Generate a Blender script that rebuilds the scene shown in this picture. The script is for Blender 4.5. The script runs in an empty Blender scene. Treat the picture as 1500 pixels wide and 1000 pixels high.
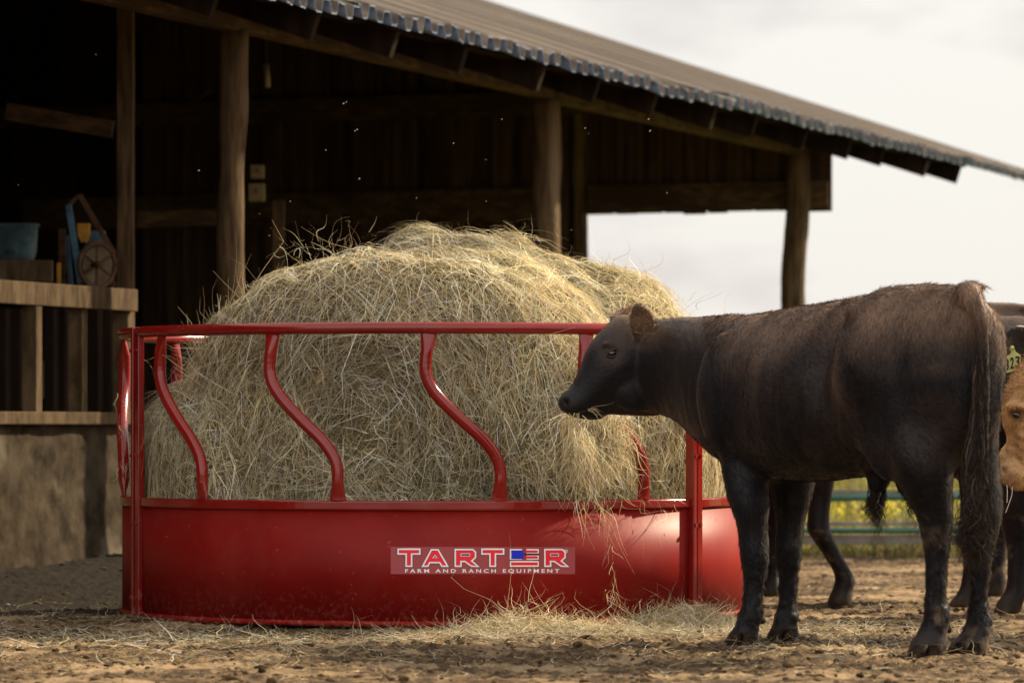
import bpy, bmesh, math
import numpy as np
from mathutils import Vector

rng = np.random.default_rng(7)
F_PX, CX, HZ, EYE = 5950.0, 750.0, 625.0, 0.729
C = bpy.context.scene.collection
V3 = lambda *a: np.array(a, float)

def P(px, py, Y):
    return V3((px - CX) * Y / F_PX, Y, EYE + (HZ - py) * Y / F_PX)

# ------------------------------------------------------------------ helpers
def mesh_obj(name, V, F, mat=None, parent=None, smooth=True, col=None, mats=None, midx=None):
    """V (n,3) world coordinates, F (m,k) array or list of tuples."""
    V = np.asarray(V, float)
    off = np.array(parent_world(parent)) if parent is not None else np.zeros(3)
    V = V - off
    me = bpy.data.meshes.new(name)
    if isinstance(F, np.ndarray):
        m, k = F.shape
        me.vertices.add(len(V)); me.vertices.foreach_set('co', V.astype(np.float32).ravel())
        me.loops.add(m * k); me.loops.foreach_set('vertex_index', F.astype(np.int32).ravel())
        me.polygons.add(m); me.polygons.foreach_set('loop_start', np.arange(0, m * k, k, dtype=np.int32))
        me.update(calc_edges=True)
    else:
        me.from_pydata([tuple(v) for v in V], [], [tuple(int(i) for i in f) for f in F])
    if smooth:
        me.polygons.foreach_set('use_smooth', np.ones(len(me.polygons), bool))
    if col is not None:
        a = me.color_attributes.new('Col', 'FLOAT_COLOR', 'POINT')
        c4 = np.ones((len(V), 4), np.float32); c4[:, :3] = col
        a.data.foreach_set('color', c4.ravel())
    for mm in (mats or ([mat] if mat else [])):
        me.materials.append(mm)
    if midx is not None:
        me.polygons.foreach_set('material_index', np.asarray(midx, np.int32))
    me.validate()
    o = bpy.data.objects.new(name, me); C.objects.link(o)
    if parent is not None: o.parent = parent
    return o

def parent_world(p):
    v = Vector((0, 0, 0))
    while p is not None:
        v = v + p.location; p = p.parent
    return v

def thing(name, label, cat, loc, group=None):
    o = bpy.data.objects.new(name, None); C.objects.link(o)
    o.location = tuple(float(x) for x in loc); o.empty_display_size = .2
    return tag(o, label, cat, group)

def tag(o, label=None, cat=None, group=None, kind=None):
    if label: o['label'] = label
    if cat: o['category'] = cat
    if group: o['group'] = group
    if kind: o['kind'] = kind
    return o

class MB:
    def __init__(s): s.V = []; s.F = []; s.n = 0
    def add(s, V, F):
        V = np.asarray(V, float)
        s.V.append(V); s.F += [tuple(int(i) + s.n for i in f) for f in F]; s.n += len(V)
    def box(s, c, ax, ay, az):
        """centre and three half-axis vectors"""
        c, ax, ay, az = map(np.asarray, (c, ax, ay, az))
        V = [c + i * ax + j * ay + k * az for k in (-1, 1) for j in (-1, 1) for i in (-1, 1)]
        s.add(V, [(0, 2, 3, 1), (4, 5, 7, 6), (0, 1, 5, 4), (2, 6, 7, 3), (0, 4, 6, 2), (1, 3, 7, 5)])
    def tube(s, pts, r, m=12, caps=True, flat=None):
        pts = np.asarray(pts, float); n = len(pts)
        r = np.broadcast_to(np.asarray(r, float), (n,))
        T = np.gradient(pts, axis=0); T /= np.linalg.norm(T, axis=1)[:, None]
        ref = V3(0, 0, 1) if abs(T[0, 2]) < .9 else V3(0, 1, 0)
        V = []; u = np.cross(T[0], ref); u /= np.linalg.norm(u)
        for i in range(n):
            u = u - T[i] * np.dot(u, T[i]); u /= np.linalg.norm(u); w = np.cross(T[i], u)
            for k in range(m):
                a = 2 * math.pi * k / m
                V.append(pts[i] + r[i] * (math.cos(a) * u + math.sin(a) * w))
        F = [(i * m + k, i * m + (k + 1) % m, (i + 1) * m + (k + 1) % m, (i + 1) * m + k) for i in range(n - 1) for k in range(m)]
        if caps: F += [tuple(range(m - 1, -1, -1)), tuple((n - 1) * m + k for k in range(m))]
        s.add(V, F)
    def loft(s, rings):
        rings = np.asarray(rings); n, m, _ = rings.shape
        V = rings.reshape(-1, 3)
        F = [(i * m + k, i * m + (k + 1) % m, (i + 1) * m + (k + 1) % m, (i + 1) * m + k) for i in range(n - 1) for k in range(m)]
        V = np.vstack([V, rings[0].mean(0), rings[-1].mean(0)])
        F += [(n * m, (k + 1) % m, k) for k in range(m)] + [(n * m + 1, (n - 1) * m + k, (n - 1) * m + (k + 1) % m) for k in range(m)]
        s.add(V, F)
    def build(s, name, mat, parent=None, smooth=False, bevel=0, **kw):
        o = mesh_obj(name, np.vstack(s.V), s.F, mat, parent, smooth, **kw)
        if bevel:
            b = o.modifiers.new('bevel', 'BEVEL'); b.width = bevel; b.segments = 2; b.limit_method = 'ANGLE'
        return o

def h3(ix, iy, iz, seed):
    n = (ix.astype(np.int64) * 374761393 + iy.astype(np.int64) * 668265263 + iz.astype(np.int64) * 2147483647 + seed * 1274126177) & 0xffffffff
    n = ((n ^ (n >> 13)) * 1274126177) & 0xffffffff
    n = (n ^ (n >> 16)) & 0xffffffff
    return n / 4294967295.0

def vnoise(p, seed=0):
    p = np.asarray(p, float); i = np.floor(p).astype(np.int64); f = p - i; f = f * f * (3 - 2 * f)
    r = 0
    for dx in (0, 1):
        for dy in (0, 1):
            for dz in (0, 1):
                w = (f[:, 0] if dx else 1 - f[:, 0]) * (f[:, 1] if dy else 1 - f[:, 1]) * (f[:, 2] if dz else 1 - f[:, 2])
                r = r + w * h3(i[:, 0] + dx, i[:, 1] + dy, i[:, 2] + dz, seed)
    return r * 2 - 1

def fbm(p, sc, oct=3, seed=0):
    r = 0; a = 1
    for k in range(oct):
        r = r + a * vnoise(p * sc, seed + k); sc = sc * 2.03; a *= .5
    return r

def catmull(A, sub):
    A = np.asarray(A, float); n = len(A)
    E = np.vstack([2 * A[0] - A[1], A, 2 * A[-1] - A[-2]])
    out = []
    for i in range(n - 1):
        p0, p1, p2, p3 = E[i:i + 4]
        for k in range(sub):
            t = k / sub
            out.append(.5 * ((2 * p1) + (-p0 + p2) * t + (2 * p0 - 5 * p1 + 4 * p2 - p3) * t * t + (-p0 + 3 * p1 - 3 * p2 + p3) * t ** 3))
    out.append(A[-1]); return np.array(out)

def nrm(v): v = np.asarray(v, float); return v / (np.linalg.norm(v, axis=-1, keepdims=True) + 1e-12)

# ------------------------------------------------------------------ materials
def newmat(name):
    m = bpy.data.materials.new(name); m.use_nodes = True
    nt = m.node_tree; b = nt.nodes['Principled BSDF']
    return m, nt, b

def N(nt, t, **kw):
    n = nt.nodes.new(t)
    for k, v in kw.items():
        if k in n.inputs: n.inputs[k].default_value = v
        else: setattr(n, k, v)
    return n

def noise_mat(name, c1, c2, scale=5, rough=.8, spec=.3, bump=.3, bscale=None, c3=None, stretch=(1, 1, 1), detail=6, dist=.01, metal=0, lo=.35, hi=.65, coat=0, rotz=None):
    m, nt, b = newmat(name); L = nt.links.new
    tc = N(nt, 'ShaderNodeTexCoord'); mp = N(nt, 'ShaderNodeMapping'); mp.inputs['Scale'].default_value = stretch
    if rotz is not None: mp.vector_type = 'TEXTURE'; mp.inputs['Rotation'].default_value = (0, 0, rotz); mp.inputs['Scale'].default_value = tuple(1 / q for q in stretch)
    L(tc.outputs['Object'], mp.inputs['Vector'])
    n1 = N(nt, 'ShaderNodeTexNoise', Scale=scale, Detail=detail, Roughness=.6); L(mp.outputs[0], n1.inputs['Vector'])
    r = N(nt, 'ShaderNodeValToRGB'); r.color_ramp.elements[0].position = lo; r.color_ramp.elements[1].position = hi
    r.color_ramp.elements[0].color = (*c1, 1); r.color_ramp.elements[1].color = (*c2, 1)
    L(n1.outputs['Fac'], r.inputs['Fac']); out = r.outputs['Color']
    if c3 is not None:
        n3 = N(nt, 'ShaderNodeTexNoise', Scale=scale * .23, Detail=3); L(mp.outputs[0], n3.inputs['Vector'])
        r3 = N(nt, 'ShaderNodeValToRGB'); r3.color_ramp.elements[0].position = .5; r3.color_ramp.elements[1].position = .62
        r3.color_ramp.elements[0].color = (0, 0, 0, 1); r3.color_ramp.elements[1].color = (1, 1, 1, 1)
        L(n3.outputs['Fac'], r3.inputs['Fac'])
        mx = N(nt, 'ShaderNodeMix', data_type='RGBA'); L(r3.outputs[0], mx.inputs['Factor']); L(out, mx.inputs['A']); mx.inputs['B'].default_value = (*c3, 1)
        out = mx.outputs['Result']
    L(out, b.inputs['Base Color']); b.inputs['Roughness'].default_value = rough; b.inputs['Specular IOR Level'].default_value = spec
    b.inputs['Metallic'].default_value = metal; b.inputs['Coat Weight'].default_value = coat
    if bump:
        n2 = N(nt, 'ShaderNodeTexNoise', Scale=bscale or scale * 4, Detail=5); L(mp.outputs[0], n2.inputs['Vector'])
        bp = N(nt, 'ShaderNodeBump', Strength=bump, Distance=dist); L(n2.outputs['Fac'], bp.inputs['Height']); L(bp.outputs[0], b.inputs['Normal'])
    return m

def attr_mat(name, rough=.7, spec=.2, trans=0., bump=0, sheen=0, gain=1.0):
    m, nt, b = newmat(name); L = nt.links.new
    a = N(nt, 'ShaderNodeAttribute', attribute_name='Col'); src = a.outputs['Color']
    L(src, b.inputs['Base Color']); b.inputs['Roughness'].default_value = rough; b.inputs['Specular IOR Level'].default_value = spec
    if sheen:
        b.inputs['Sheen Weight'].default_value = sheen; b.inputs['Sheen Roughness'].default_value = .4; b.inputs['Sheen Tint'].default_value = (.8, .55, .4, 1)
    if bump:
        tc = N(nt, 'ShaderNodeTexCoord'); n2 = N(nt, 'ShaderNodeTexNoise', Scale=90, Detail=5); L(tc.outputs['Object'], n2.inputs['Vector'])
        bp = N(nt, 'ShaderNodeBump', Strength=bump, Distance=.01); L(n2.outputs['Fac'], bp.inputs['Height']); L(bp.outputs[0], b.inputs['Normal'])
    if trans:
        tr = N(nt, 'ShaderNodeBsdfTranslucent'); L(src, tr.inputs['Color'])
        mx = N(nt, 'ShaderNodeMixShader'); mx.inputs[0].default_value = trans
        L(b.outputs[0], mx.inputs[1]); L(tr.outputs[0], mx.inputs[2]); L(mx.outputs[0], nt.nodes['Material Output'].inputs[0])
    return m

def red_paint(nm='red_enamel_panel', rbase=.46, spec=.13):
    m, nt, b = newmat(nm); L = nt.links.new
    tc = N(nt, 'ShaderNodeTexCoord')
    n = N(nt, 'ShaderNodeTexNoise', Scale=2.2, Detail=4); L(tc.outputs['Object'], n.inputs['Vector'])
    r = N(nt, 'ShaderNodeValToRGB'); r.color_ramp.elements[0].position = .3; r.color_ramp.elements[1].position = .7
    r.color_ramp.elements[0].color = (.160, .0055, .004, 1); r.color_ramp.elements[1].color = (.225, .0095, .0065, 1); L(n.outputs['Fac'], r.inputs[0])
    # dust specks and scuffs, more of them low down
    n2 = N(nt, 'ShaderNodeTexNoise', Scale=55, Detail=3); L(tc.outputs['Object'], n2.inputs['Vector'])
    r2 = N(nt, 'ShaderNodeValToRGB'); r2.color_ramp.elements[0].position = .69; r2.color_ramp.elements[1].position = .74
    r2.color_ramp.elements[0].color = (0, 0, 0, 1); r2.color_ramp.elements[1].color = (.5, .5, .5, 1); L(n2.outputs['Fac'], r2.inputs[0])
    n3 = N(nt, 'ShaderNodeTexNoise', Scale=3.2, Detail=5, Roughness=.65); L(tc.outputs['Object'], n3.inputs['Vector'])
    r3 = N(nt, 'ShaderNodeValToRGB'); r3.color_ramp.elements[0].position = .48; r3.color_ramp.elements[1].position = .78
    r3.color_ramp.elements[0].color = (0, 0, 0, 1); r3.color_ramp.elements[1].color = (.14, .14, .14, 1); L(n3.outputs['Fac'], r3.inputs[0])
    mps = N(nt, 'ShaderNodeMapping'); mps.inputs['Scale'].default_value = (9, 9, 90); mps.inputs['Rotation'].default_value = (.3, .2, 0); L(tc.outputs['Object'], mps.inputs['Vector'])
    n5 = N(nt, 'ShaderNodeTexNoise', Scale=1.6, Detail=4, Roughness=.7); L(mps.outputs[0], n5.inputs['Vector'])
    r5_ = N(nt, 'ShaderNodeValToRGB'); r5_.color_ramp.elements[0].position = .70; r5_.color_ramp.elements[1].position = .76
    r5_.color_ramp.elements[0].color = (0, 0, 0, 1); r5_.color_ramp.elements[1].color = (.4, .4, .4, 1); L(n5.outputs['Fac'], r5_.inputs[0])
    ad0 = N(nt, 'ShaderNodeMath', operation='MAXIMUM'); L(r2.outputs[0], ad0.inputs[0]); L(r5_.outputs[0], ad0.inputs[1])
    ad = N(nt, 'ShaderNodeMath', operation='MAXIMUM'); L(ad0.outputs[0], ad.inputs[0]); L(r3.outputs[0], ad.inputs[1])
    sz = N(nt, 'ShaderNodeSeparateXYZ'); L(tc.outputs['Object'], sz.inputs[0])
    mz = N(nt, 'ShaderNodeMapRange'); L(sz.outputs['Z'], mz.inputs[0]); mz.inputs[1].default_value = .16; mz.inputs[2].default_value = 0
    n6 = N(nt, 'ShaderNodeTexNoise', Scale=38, Detail=5, Roughness=.7); L(tc.outputs['Object'], n6.inputs['Vector'])
    r6_ = N(nt, 'ShaderNodeMapRange'); L(n6.outputs['Fac'], r6_.inputs[0]); r6_.inputs[1].default_value = .5; r6_.inputs[2].default_value = .75
    m6 = N(nt, 'ShaderNodeMath', operation='MULTIPLY'); L(mz.outputs[0], m6.inputs[0]); L(r6_.outputs[0], m6.inputs[1])
    ad7 = N(nt, 'ShaderNodeMath', operation='MAXIMUM'); L(ad.outputs[0], ad7.inputs[0]); L(m6.outputs[0], ad7.inputs[1]); ad = ad7
    mx = N(nt, 'ShaderNodeMix', data_type='RGBA'); L(ad.outputs[0], mx.inputs['Factor']); L(r.outputs[0], mx.inputs['A']); mx.inputs['B'].default_value = (.34, .10, .075, 1)
    L(mx.outputs['Result'], b.inputs['Base Color'])
    rr = N(nt, 'ShaderNodeMath', operation='MULTIPLY_ADD'); L(ad.outputs[0], rr.inputs[0]); rr.inputs[1].default_value = .9; rr.inputs[2].default_value = rbase
    L(rr.outputs[0], b.inputs['Roughness']); b.inputs['Specular IOR Level'].default_value = spec
    n4 = N(nt, 'ShaderNodeTexNoise', Scale=4, Detail=2); L(tc.outputs['Object'], n4.inputs['Vector'])
    bp = N(nt, 'ShaderNodeBump', Strength=.12, Distance=.02); L(n4.outputs['Fac'], bp.inputs['Height']); L(bp.outputs[0], b.inputs['Normal'])
    return m

def flat_mat(name, c, rough=.6, spec=.4, metal=0):
    m, nt, b = newmat(name); b.inputs['Base Color'].default_value = (*c, 1)
    b.inputs['Roughness'].default_value = rough; b.inputs['Specular IOR Level'].default_value = spec; b.inputs['Metallic'].default_value = metal
    return m

RED = red_paint(); REDT = red_paint('red_enamel_tube', .14, .5)
STRAW = attr_mat('straw_blades', rough=.6, spec=.25, trans=.25)
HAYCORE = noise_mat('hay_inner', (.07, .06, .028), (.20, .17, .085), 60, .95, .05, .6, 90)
COAT = attr_mat('cow_coat', rough=.5, spec=.22, bump=.25, sheen=.12)
FUR = attr_mat('cow_fur', rough=.6, spec=.10, sheen=.05)
WOOD = noise_mat('old_timber', (.030, .018, .008), (.115, .072, .034), 6, .9, .15, .5, 30, c3=(.15, .105, .056), stretch=(5, 5, .6))
WOOD_H = noise_mat('old_beam_timber', (.036, .021, .010), (.115, .070, .034), 6, .9, .15, .5, 30, c3=(.045, .028, .014), stretch=(1.5, 1.5, 5))
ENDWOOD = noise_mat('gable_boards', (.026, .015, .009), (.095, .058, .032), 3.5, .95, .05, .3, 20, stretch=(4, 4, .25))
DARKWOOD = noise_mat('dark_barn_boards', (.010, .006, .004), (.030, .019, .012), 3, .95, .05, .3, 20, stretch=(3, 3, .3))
PLANK = noise_mat('weathered_planks', (.036, .023, .011), (.105, .071, .038), 5, .9, .1, .5, 25, c3=(.12, .085, .048), stretch=(3, 3, 1))
TIN = noise_mat('weathered_tin_roof', (.055, .042, .030), (.19, .155, .115), 2.2, .65, .25, .1, 20, c3=(.085, .065, .048), stretch=(.22, 6, 1), rotz=-math.atan(.378), lo=.38, hi=.62)
TINB = noise_mat('blue_primed_tin_underside', (.15, .21, .32), (.25, .33, .46), 8, .5, .4, .1, 20)
CONC = noise_mat('stained_concrete', (.020, .014, .007), (.058, .043, .026), 8, .95, .1, .6, 22, c3=(.17, .14, .10))

# ------------------------------------------------------------------ camera, world, sun
sc = bpy.context.scene
cam = bpy.data.cameras.new('camera'); co = bpy.data.objects.new('camera', cam); C.objects.link(co)
co.location = (0, 0, EYE); co.rotation_euler = (math.radians(90), 0, 0)
cam.sensor_width = 36; cam.lens = F_PX / 1500 * 36; cam.shift_y = (HZ - 500) / 1500
cam.clip_end = 3000; cam.dof.use_dof = True; cam.dof.focus_distance = 14.3; cam.dof.aperture_fstop = 4.2
sc.camera = co

SUN = nrm(V3(.80, .50, .62))
sun_el = math.asin(SUN[2]); sun_az = math.atan2(SUN[0], SUN[1])
w = bpy.data.worlds.new('World'); sc.world = w; w.use_nodes = True; nt = w.node_tree; L = nt.links.new
bg = nt.nodes['Background']; outw = nt.nodes['World Output']
sky = N(nt, 'ShaderNodeTexSky', sky_type='NISHITA', sun_disc=False); sky.sun_elevation = sun_el; sky.sun_rotation = sun_az
sky.dust_density = 4; L(sky.outputs[0], bg.inputs['Color']); bg.inputs['Strength'].default_value = .07
tc = N(nt, 'ShaderNodeTexCoord')
mp = N(nt, 'ShaderNodeMapping'); mp.inputs['Scale'].default_value = (1.0, 1.0, 2.6); mp.inputs['Location'].default_value = (.35, 0, .11); L(tc.outputs['Generated'], mp.inputs['Vector'])
cn = N(nt, 'ShaderNodeTexNoise', Scale=8, Detail=5, Roughness=.5); L(mp.outputs[0], cn.inputs['Vector'])
cr = N(nt, 'ShaderNodeValToRGB'); cr.color_ramp.elements[0].position = .44; cr.color_ramp.elements[1].position = .60
cr.color_ramp.elements[0].color = (.50, .486, .458, 1); cr.color_ramp.elements[1].color = (.34, .305, .315, 1); L(cn.outputs['Fac'], cr.inputs[0])
# cloud layer brightened on the side behind the camera as an added front fill
dt = N(nt, 'ShaderNodeVectorMath', operation='DOT_PRODUCT'); L(tc.outputs['Generated'], dt.inputs[0]); dt.inputs[1].default_value = tuple(nrm(V3(.35, .9, .30)))
mr = N(nt, 'ShaderNodeMapRange'); L(dt.outputs['Value'], mr.inputs['Value'])
mr.inputs['From Min'].default_value = -1; mr.inputs['From Max'].default_value = .85; mr.inputs['To Min'].default_value = 2.3; mr.inputs['To Max'].default_value = 1.0
bg2 = N(nt, 'ShaderNodeBackground'); L(cr.outputs[0], bg2.inputs['Color']); L(mr.outputs[0], bg2.inputs['Strength'])
mxs = N(nt, 'ShaderNodeMixShader'); mxs.inputs[0].default_value = .86; L(bg.outputs[0], mxs.inputs[1]); L(bg2.outputs[0], mxs.inputs[2]); L(mxs.outputs[0], outw.inputs[0])

sl = bpy.data.lights.new('sun', 'SUN'); sl.energy = 4.8; sl.angle = math.radians(1.5); sl.color = (1, .82, .58)
so = bpy.data.objects.new('sun', sl); C.objects.link(so); so.rotation_euler = Vector(SUN).to_track_quat('Z', 'Y').to_euler()
sc.view_settings.view_transform = 'Standard'; sc.view_settings.look = 'None'; sc.view_settings.exposure = 1.02; sc.view_settings.gamma = 1

# ------------------------------------------------------------------ ground
def gheight(x, y):
    p = np.stack([x, y, np.zeros_like(x)], 1)
    big = fbm(p, 1.1, 2, 3) * .014
    lump = np.clip(fbm(p, 7, 3, 11), -.3, 1.2) * .009
    cl = np.clip(fbm(p * V3(1, .8, 1), 55, 3, 21) - .25, 0, 1) ** .7 * .016
    msk = np.clip((y - 11) / 1, 0, 1) * np.clip((26 - y) / 3, 0, 1)
    # trodden muddy bank by the barn wall
    bank = np.clip((y - 17.3) / 2.2, 0, 1) * np.clip((-x - .9 + (y - 17) * .3) / .8, 0, 1) * .10
    hoof = np.exp(-((x - .9) ** 2 + (y - 13.2) ** 2) / 1.2)
    return (big - .006 + (lump + cl) * (.75 + .5 * hoof)) * msk + bank

def axis(lo, hi, step, far, n=26):
    d = np.arange(lo, hi, step); g = np.geomspace(.05, far, n)
    return np.concatenate([(lo - g)[::-1], d, hi + g])
gx = axis(-2.9, 2.9, .014, 900); gy = axis(11.2, 23.6, .02, 1400)
gy = gy[gy > -300]
GX, GY = np.meshgrid(gx, gy); Z = gheight(GX.ravel(), GY.ravel())
nx, ny = len(gx), len(gy)
idx = np.arange(nx * ny).reshape(ny, nx)
Fg = np.stack([idx[:-1, :-1], idx[:-1, 1:], idx[1:, 1:], idx[1:, :-1]], -1).reshape(-1, 4)

def ground_mat():
    m, nt, b = newmat('farmyard_dirt'); L = nt.links.new
    tc = N(nt, 'ShaderNodeTexCoord'); sx = N(nt, 'ShaderNodeSeparateXYZ'); L(tc.outputs['Object'], sx.inputs[0])
    def noise(s, d=5, st=None):
        n = N(nt, 'ShaderNodeTexNoise', Scale=s, Detail=d, Roughness=.62)
        L(tc.outputs['Object'], n.inputs['Vector']); return n.outputs['Fac']
    def ramp(src, a, bb, ca, cb):
        r = N(nt, 'ShaderNodeValToRGB'); r.color_ramp.elements[0].position = a; r.color_ramp.elements[1].position = bb
        r.color_ramp.elements[0].color = (*ca, 1); r.color_ramp.elements[1].color = (*cb, 1); L(src, r.inputs[0]); return r.outputs[0]
    def mix(f, a, bb):
        x = N(nt, 'ShaderNodeMix', data_type='RGBA')
        L(f, x.inputs['Factor']); L(a, x.inputs['A'])
        if isinstance(bb, tuple): x.inputs['B'].default_value = (*bb, 1)
        else: L(bb, x.inputs['B'])
        return x.outputs['Result']
    base = ramp(noise(18), .40, .60, (.026, .016, .008), (.19, .125, .062))
    fine = ramp(noise(70, 3), .56, .66, (0, 0, 0), (.9, .9, .9))
    base = mix(fine, base, (.030, .019, .010))
    dk = ramp(noise(5.5, 7), .47, .56, (0, 0, 0), (.8, .8, .8))
    base = mix(dk, base, (.040, .024, .012))
    sp = ramp(noise(120, 2), .66, .72, (0, 0, 0), (.9, .9, .9))
    base = mix(sp, base, (.60, .42, .22))
    pale = ramp(noise(2.0, 5), .50, .62, (0, 0, 0), (.8, .8, .8))
    base = mix(pale, base, (.32, .225, .125))
    # dark trodden manure next to the barn wall
    def mr(src, a, bb):
        n = N(nt, 'ShaderNodeMapRange'); L(src, n.inputs[0]); n.inputs[1].default_value = a; n.inputs[2].default_value = bb; return n.outputs[0]
    nn = N(nt, 'ShaderNodeMath', operation='MULTIPLY_ADD'); L(noise(2.5, 4), nn.inputs[0]); nn.inputs[1].default_value = 1.6; L(sx.outputs['Y'], nn.inputs[2])
    fy = mr(nn.outputs[0], 16.0, 17.2); fx = mr(sx.outputs['X'], -.9, -1.5)
    mm = N(nt, 'ShaderNodeMath', operation='MULTIPLY'); L(fy, mm.inputs[0]); L(fx, mm.inputs[1])
    base = mix(mm.outputs[0], base, (.012, .008, .004))
    # meadow beyond the fence
    fg = mr(sx.outputs['Y'], 23.3, 23.9)
    green = ramp(noise(2), .4, .6, (.10, .12, .02), (.28, .25, .045))
    base = mix(fg, base, green)
    L(base, b.inputs['Base Color']); b.inputs['Roughness'].default_value = .93; b.inputs['Specular IOR Level'].default_value = .15
    bp = N(nt, 'ShaderNodeBump', Strength=.7, Distance=.012); L(noise(60, 6), bp.inputs['Height']); L(bp.outputs[0], b.inputs['Normal'])
    return m
DIRT = ground_mat()
tag(mesh_obj('ground', np.stack([GX.ravel(), GY.ravel(), Z], 1), Fg, DIRT), kind='structure')

def gz(x, y): return gheight(np.atleast_1d(np.asarray(x, float)), np.atleast_1d(np.asarray(y, float)))

# loose clods
def clods(n, seed):
    r = np.random.default_rng(seed); ico = bmesh.new(); bmesh.ops.create_icosphere(ico, subdivisions=1, radius=1)
    bv = np.array([v.co[:] for v in ico.verts]); bf = np.array([[v.index for v in f.verts] for f in ico.faces]); ico.free()
    Vs = []; Fs = []
    for i in range(n):
        y = r.uniform(11.4, 17) if r.random() < .8 else r.uniform(17, 22.5); x = r.uniform(-.135, .135) * y
        if (x + .31) ** 2 + (y - 16) ** 2 < 1.35 ** 2: continue
        s = .0035 + .016 * r.random() ** 4
        d = bv * (1 + .45 * vnoise(bv * 1.7 + i * 3.1, 5)[:, None] + .3 * vnoise(bv * 4.1 + i * 1.7, 6)[:, None]) * V3(1, 1, .5) * s * r.uniform(.7, 1.3, 3)
        Vs.append(d + V3(x, y, gz(x, y)[0] + s * .12)); Fs.append(bf + len(bv) * (len(Vs) - 1))
    return np.vstack(Vs), np.vstack(Fs)
cv, cf = clods(6000, 3)
tag(mesh_obj('dirt_clods', cv, cf, noise_mat('clod_dirt', (.022, .014, .007), (.12, .078, .04), 14, .95, .1, .5, 60)),
    'small brown clods of dried mud scattered over the farmyard ground', 'clods', kind='stuff')

# ------------------------------------------------------------------ straw ribbons
def ribbons(P0, D, Nn, Ln, W, seg=4, curl=.25, lift=.06, r=rng, taper=True, S=None):
    n = len(P0); D = nrm(D); B = nrm(np.cross(Nn, D))
    t = np.linspace(0, 1, seg + 1)
    c1 = r.normal(0, curl, n); c2 = r.normal(0, curl * .5, n); l1 = r.normal(0, lift, n); l2 = np.abs(r.normal(0, lift, n))
    tt = t[None, :]
    along = tt * Ln[:, None]
    side = (c1[:, None] * tt ** 2 + c2[:, None] * np.sin(tt * 6.3)) * Ln[:, None]
    up = (l1[:, None] * tt + l2[:, None] * tt ** 2) * Ln[:, None]
    ctr = P0[:, None] + D[:, None] * along[..., None] + B[:, None] * side[..., None] + Nn[:, None] * up[..., None]
    if S is not None: ctr[..., 2] -= S[:, None] * tt ** 2 * Ln[:, None]
    tp = (1 - .75 * tt ** 2) if taper else np.ones_like(tt)
    rot = r.uniform(-.7, .7, n); Wd = B * np.cos(rot)[:, None] + Nn * np.sin(rot)[:, None]
    wv = Wd[:, None] * (W[:, None] * .5 * tp)[..., None]
    V = np.stack([ctr - wv, ctr + wv], 2).reshape(-1, 3)
    k = (seg + 1) * 2
    q = np.array([[2 * i, 2 * i + 1, 2 * i + 3, 2 * i + 2] for i in range(seg)])
    F = (np.arange(n)[:, None, None] * k + q[None]).reshape(-1, 4)
    return V, F, k

def straw_cols(n, r, gold):
    """gold 0..1 per blade: weathered grey-green to fresh golden"""
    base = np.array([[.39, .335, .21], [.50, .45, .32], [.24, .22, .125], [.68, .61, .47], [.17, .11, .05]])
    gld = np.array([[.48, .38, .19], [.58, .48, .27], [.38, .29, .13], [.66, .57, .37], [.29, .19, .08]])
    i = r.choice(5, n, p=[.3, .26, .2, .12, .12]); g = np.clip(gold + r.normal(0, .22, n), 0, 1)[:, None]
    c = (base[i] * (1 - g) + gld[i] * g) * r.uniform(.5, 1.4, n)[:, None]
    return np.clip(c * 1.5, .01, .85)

def tri_data(ob):
    me = ob.data; me.calc_loop_triangles()
    v = np.zeros(len(me.vertices) * 3, np.float32); me.vertices.foreach_get('co', v); v = v.reshape(-1, 3).astype(float)
    t = np.zeros(len(me.loop_triangles) * 3, np.int32); me.loop_triangles.foreach_get('vertices', t); t = t.reshape(-1, 3)
    return v, t

def sample(v, t, n, wfun, r=rng):
    a, b_, c = v[t[:, 0]], v[t[:, 1]], v[t[:, 2]]
    cr_ = np.cross(b_ - a, c - a); ar = np.linalg.norm(cr_, axis=1) * .5; nn = cr_ / (2 * ar[:, None] + 1e-12)
    wgt = ar * wfun((a + b_ + c) / 3, nn); wgt /= wgt.sum()
    k = r.choice(len(t), n, p=wgt); u = r.random((n, 2)); f = u.sum(1) > 1; u[f] = 1 - u[f]
    return a[k] + (b_ - a)[k] * u[:, :1] + (c - a)[k] * u[:, 1:], nn[k]

def remesh(parts, vox, smooth_it, name='tmp'):
    mb = parts; o = mesh_obj(name, np.vstack(mb.V), mb.F)
    m = o.modifiers.new('r', 'REMESH'); m.mode = 'VOXEL'; m.voxel_size = vox; m.use_smooth_shade = True
    s = o.modifiers.new('s', 'SMOOTH'); s.factor = .5; s.iterations = smooth_it
    dg = bpy.context.evaluated_depsgraph_get(); me = bpy.data.meshes.new_from_object(o.evaluated_get(dg))
    old = o.data; o.data = me; o.modifiers.clear(); bpy.data.meshes.remove(old)
    return o

def ellipsoid(mb, c, ax, ay, az, m=20, n=12):
    c = np.asarray(c, float); rings = []
    for i in range(1, n):
        th = math.pi * i / n
        rings.append([c + np.asarray(az) * math.cos(th) + (np.asarray(ax) * math.cos(a) + np.asarray(ay) * math.sin(a)) * math.sin(th) for a in np.linspace(0, 2 * math.pi, m, endpoint=False)][::-1])
    mb.loft(rings)

def get_co(o):
    v = np.zeros(len(o.data.vertices) * 3, np.float32); o.data.vertices.foreach_get('co', v); return v.reshape(-1, 3).astype(float)
def get_no(o):
    v = np.zeros(len(o.data.vertices) * 3, np.float32); o.data.vertices.foreach_get('normal', v); return v.reshape(-1, 3).astype(float)
def set_co(o, v): o.data.vertices.foreach_set('co', v.astype(np.float32).ravel()); o.data.update()

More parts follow.
